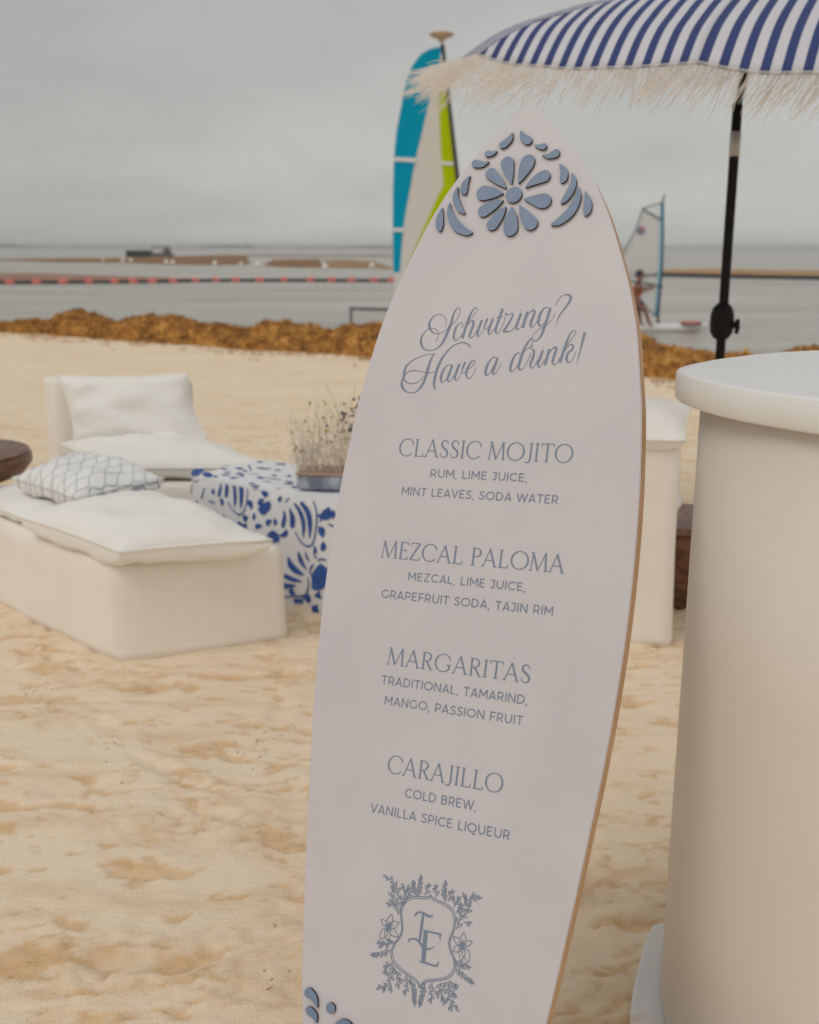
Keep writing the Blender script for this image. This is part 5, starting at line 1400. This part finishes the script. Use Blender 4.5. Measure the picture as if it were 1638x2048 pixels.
# crest
strokes_mesh('monogram', [triples(s) for s in MONO], .0005)
strokes_mesh('shield_outline', [triples(s) for s in SHIELD], .0005)
def leaf_outline(x, y, a, ln, wd):
    ca, sa = math.cos(a), math.sin(a)
    def q(t, v): return (x + ca * t * ln - sa * v * wd, y + sa * t * ln + ca * v * wd, LW)
    up = [q(t, .5 * math.sin(math.pi * t ** .8)) for t in np.linspace(0, 1, 6)]
    dn = [q(t, -.5 * math.sin(math.pi * t ** .8)) for t in np.linspace(1, 0, 6)]
    return [up, dn]
LW = .0010
PXM = 1e-3 / 6.552 * .82               # crest trace unit in metres on the board
leaves = []
def sprig(s, L0, step, wfac, ang):
    P = [(p[0], p[1]) for p in catmull(triples(s), 8)]
    out = [[(x, y, LW) for x, y in P]]
    acc, side = 0, 1
    tot = sum(math.dist(P[i], P[i + 1]) for i in range(len(P) - 1)); run = 0
    for i in range(len(P) - 1):
        d = math.dist(P[i], P[i + 1]); acc += d; run += d
        if acc >= step and run < tot * .97:
            acc = 0; a = math.atan2(P[i + 1][1] - P[i][1], P[i + 1][0] - P[i][0]); side = -side
            k_ = L0 * (1.1 - .35 * run / tot)
            out += leaf_outline(P[i][0], P[i][1], a + side * ang, k_, k_ * wfac)
    a = math.atan2(P[-1][1] - P[-3][1], P[-1][0] - P[-3][0])
    out += leaf_outline(P[-1][0] - math.cos(a) * L0 * .4, P[-1][1] - math.sin(a) * L0 * .4, a, L0 * .9, L0 * wfac * .9)
    return out
fol = []
for s in SPRIG: fol += sprig(s, .0085, .0040, .34, R(38))
for s in DENSE: fol += sprig(s, .0080, .0020, .30, R(28))
strokes_mesh('crest_foliage', fol, .0004, 2)
for s in LILY:
    lil = [] if s in (LILY[0], LILY[6]) else lil
    (x0, y0, _), (x1, y1, _) = triples(s)
    a = math.atan2(y1 - y0, x1 - x0); ln = math.hypot(x1 - x0, y1 - y0)
    lil += leaf_outline(x0 + .12 * (x1 - x0), y0 + .12 * (y1 - y0), a, ln * .95, ln * .5)
    lil.append([(x0, y0, LW), (x0 + .5 * (x1 - x0), y0 + .5 * (y1 - y0), LW)])
    for dd in (-.4, .4): lil.append([(x0, y0, LW), (x0 + ln * .3 * math.cos(a + dd), y0 + ln * .3 * math.sin(a + dd), LW * 1.3)])
    if s in (LILY[5], LILY[11]): strokes_mesh('crest_lily', lil, .0006, 3)

# lettering: stroke alphabets drawn for this board (unit = cap height)
def arc(cx, cy, rx, ry, a0, a1, n=16): return [(cx + rx * math.cos(R(a0 + (a1 - a0) * t / n)), cy + ry * math.sin(R(a0 + (a1 - a0) * t / n))) for t in range(n + 1)]
TK, TN = .098, .048
def thick_x(pts, cx, rx): return [(x, y, TN + (TK - TN) * min(1, abs(x - cx) / rx) ** 2) for x, y in pts]
def ln(x0, y0, x1, y1, w): return [(x0, y0, w), (x1, y1, w)]
def sf(x, y, w=.2): return ln(x - w / 2, y, x + w / 2, y, TN)
b_, t_ = TN / 2, 1 - TN / 2
SERIF = {
 'C': ([thick_x(arc(.50, .5, .46, .49, 38, 318, 26), .50, .46), ln(.855, .66, .865, .86, TN)], .90),
 'G': ([thick_x(arc(.50, .5, .46, .49, 38, 325, 26), .50, .46), ln(.855, .66, .865, .86, TN), ln(.85, .14, .85, .40, TK), sf(.83, .41, .26)], .99),
 'O': ([thick_x(arc(.52, .5, .48, .49, 0, 360, 34), .52, .48)], 1.04),
 'L': ([ln(.14, 0, .14, 1, TK), sf(.14, t_), ln(.04, b_, .58, b_, TN), ln(.57, .02, .61, .20, TN)], .64),
 'A': ([ln(.05, 0, .40, 1, TN), ln(.385, 1, .76, 0, TK), ln(.17, .36, .62, .36, TN), sf(.05, b_, .18), sf(.76, b_, .2)], .84),
 'S': ([[(.46, .74, .035), (.44, .88, .05), (.34, .965, .055), (.24, .975, .06), (.11, .90, .08), (.075, .76, .1), (.15, .61, .11), (.30, .50, .12), (.43, .38, .115), (.485, .23, .1), (.43, .09, .07), (.31, .025, .055), (.20, .025, .05), (.09, .10, .05), (.06, .27, .035)]], .56),
 'I': ([ln(.13, 0, .13, 1, TK), sf(.13, t_), sf(.13, b_)], .27),
 'M': ([ln(.07, 0, .14, 1, TN), ln(.13, 1, .47, .03, TK), ln(.47, .03, .84, 1, TN), ln(.84, 1, .92, 0, TK), sf(.07, b_, .17), sf(.92, b_, .2), sf(.09, t_, .14), sf(.87, t_, .12)], 1.02),
 'J': ([[(.28, 1, TK), (.28, .5, TK), (.28, .18, TK), (.25, .02, .085), (.16, -.07, .06), (.05, -.07, .06), (.0, -.03, .05)], sf(.28, t_)], .42),
 'T': ([ln(.38, 0, .38, 1, TK), ln(.03, t_, .73, t_, TN), ln(.045, .99, .02, .82, TN), ln(.715, .99, .74, .82, TN), sf(.38, b_)], .74),
 'E': ([ln(.14, 0, .14, 1, TK), ln(.04, t_, .54, t_, TN), ln(.14, .52, .44, .52, TN), ln(.04, b_, .56, b_, TN), ln(.535, .99, .55, .82, TN), ln(.44, .44, .44, .60, TN), ln(.55, .01, .585, .18, TN)], .62),
 'Z': ([ln(.06, t_, .60, t_, TN), ln(.585, .97, .06, .03, TK), ln(.04, b_, .60, b_, TN), ln(.07, .99, .05, .82, TN), ln(.60, .01, .63, .18, TN)], .68),
 'P': ([ln(.14, 0, .14, 1, TK), sf(.14, b_), ln(.04, t_, .3, t_, TN), thick_x(arc(.30, .735, .26, .24, 90, -90, 14), .30, .26), ln(.14, .495, .3, .495, TN)], .62),
 'R': ([ln(.14, 0, .14, 1, TK), sf(.14, b_), ln(.04, t_, .3, t_, TN), thick_x(arc(.30, .735, .25, .24, 90, -90, 14), .30, .25), ln(.14, .495, .3, .495, TN), ln(.32, .49, .62, .02, TK), sf(.66, b_, .14)], .72),
 ' ': ([], .30)}
W = .120; hw = W / 2
def sl_(x0, y0, x1, y1): return [(x0, y0, W), (x1, y1, W)]
def sa_(*a): return [(x, y, W) for x, y in arc(*a)]
SANS = {
 'A': ([sl_(.05, 0, .40, 1), sl_(.40, 1, .75, 0), sl_(.18, .28, .62, .28)], .80),
 'B': ([sl_(.10, 0, .10, 1), sl_(.10, 1 - hw, .40, 1 - hw), sa_(.40, .745, .20, .181, 90, -90), sl_(.10, .53, .44, .53), sa_(.42, .30, .24, .226, 90, -90), sl_(.10, hw, .42, hw)], .76),
 'C': ([sa_(.50, .5, .43, .43, 45, 315, 20)], .86),
 'D': ([sl_(.10, 0, .10, 1), sl_(.10, 1 - hw, .38, 1 - hw), sa_(.36, .5, .42, .426, 90, -90), sl_(.10, hw, .38, hw)], .88),
 'E': ([sl_(.10, 0, .10, 1), sl_(.10, 1 - hw, .60, 1 - hw), sl_(.10, .51, .54, .51), sl_(.10, hw, .62, hw)], .68),
 'F': ([sl_(.10, 0, .10, 1), sl_(.10, 1 - hw, .60, 1 - hw), sl_(.10, .46, .54, .46)], .64),
 'G': ([sa_(.50, .5, .43, .43, 45, 322, 20), sl_(.84, .22, .84, .50)], .93),
 'I': ([sl_(.10, 0, .10, 1)], .20),
 'J': ([sl_(.04, 1 - hw, .44, 1 - hw), [(.40, 1, W), (.40, .5, W), (.40, .28, W), (.36, .12, W), (.22, .06, W), (.06, .14, W)]], .52),
 'L': ([sl_(.10, 0, .10, 1), sl_(.10, hw, .56, hw)], .60),
 'M': ([sl_(.10, 0, .10, 1), sl_(.10, 1, .49, .30), sl_(.49, .30, .88, 1), sl_(.88, 1, .88, 0)], .98),
 'N': ([sl_(.10, 0, .10, 1), sl_(.10, .98, .76, .02), sl_(.76, 0, .76, 1)], .86),
 'O': ([sa_(.52, .5, .45, .43, 0, 360, 28)], 1.04),
 'P': ([sl_(.10, 0, .10, 1), sl_(.10, 1 - hw, .38, 1 - hw), sa_(.36, .66, .27, .266, 90, -90), sl_(.10, .394, .38, .394)], .70),
 'Q': ([sa_(.52, .5, .45, .43, 0, 360, 28), [(.52, .05, W), (.64, -.10, W), (.80, -.15, W), (.95, -.08, W)]], 1.04),
 'R': ([sl_(.10, 0, .10, 1), sl_(.10, 1 - hw, .38, 1 - hw), sa_(.36, .66, .27, .266, 90, -90), sl_(.10, .394, .38, .394), sl_(.40, .38, .66, 0)], .74),
 'S': ([[(.58, .82, W), (.46, .92, W), (.30, .93, W), (.14, .85, W), (.12, .69, W), (.24, .57, W), (.42, .48, W), (.56, .38, W), (.57, .20, W), (.44, .08, W), (.28, .06, W), (.12, .11, W), (.05, .19, W)]], .66),
 'T': ([sl_(.02, 1 - hw, .70, 1 - hw), sl_(.36, 0, .36, 1)], .72),
 'U': ([[(.10, 1, W), (.10, .6, W), (.10, .38, W), (.17, .16, W), (.30, .075, W), (.42, .065, W), (.55, .09, W), (.67, .18, W), (.74, .38, W), (.74, .6, W), (.74, 1, W)]], .84),
 'V': ([sl_(.04, 1, .40, 0), sl_(.40, 0, .76, 1)], .80),
 'W': ([sl_(.04, 1, .33, 0), sl_(.33, 0, .62, .98), sl_(.62, .98, .91, 0), sl_(.91, 0, 1.20, 1)], 1.24),
 'Z': ([sl_(.06, 1 - hw, .66, 1 - hw), sl_(.62, .96, .08, .04), sl_(.06, hw, .68, hw)], .74),
 ',': ([[(.10, .06, W * 1.1), (.06, -.20, W * .6)]], .20),
 ' ': ([], .34)}
def text_line(txt, x0, x1, yb, cap, font, track, name):
    items, x = [], 0
    for ch in txt:
        st, adv = font[ch]; items.append((x, st)); x += adv + track
    x -= track
    kx = (x1 - x0) / x
    out = []
    for ox, st in items:
        for s in st:
            q = [(x0 + (ox + p[0]) * kx, yb + p[1] * cap, p[2] * (kx + cap) / 2) for p in s]
            if len(q) == 2: q = [q[0], tuple((a + c) / 2 for a, c in zip(*q)), q[1]]
            out.append(q)
    return strokes_mesh(name, out, .0004, 4)
for i, (txt, x0, x1, yb, cap) in enumerate(LINES):
    if i < 4: text_line(txt, x0, x1, yb, cap, SERIF, .085, 'drink_name')
    else: text_line(txt, x0, x1, yb, cap, SANS, .115, 'ingredients_text')

# ---------------------------------------------------------------- sea haze
b = MB()
b.box((0, 4300, 3.0), (9000, 8800, 13.0))
M_haze = bpy.data.materials.new('sea_haze'); M_haze.use_nodes = True
hn = M_haze.node_tree.nodes; hn.clear()
ho = hn.new('ShaderNodeOutputMaterial'); hv = hn.new('ShaderNodeVolumePrincipled')
hv.inputs['Color'].default_value = (0.95, 0.95, 0.94, 1); hv.inputs['Density'].default_value = 0.00045
M_haze.node_tree.links.new(hv.outputs[0], ho.inputs['Volume'])
hz_ = b.build('haze', M_haze); hz_['kind'] = 'stuff'; hz_['label'] = 'thin sea haze over the water'
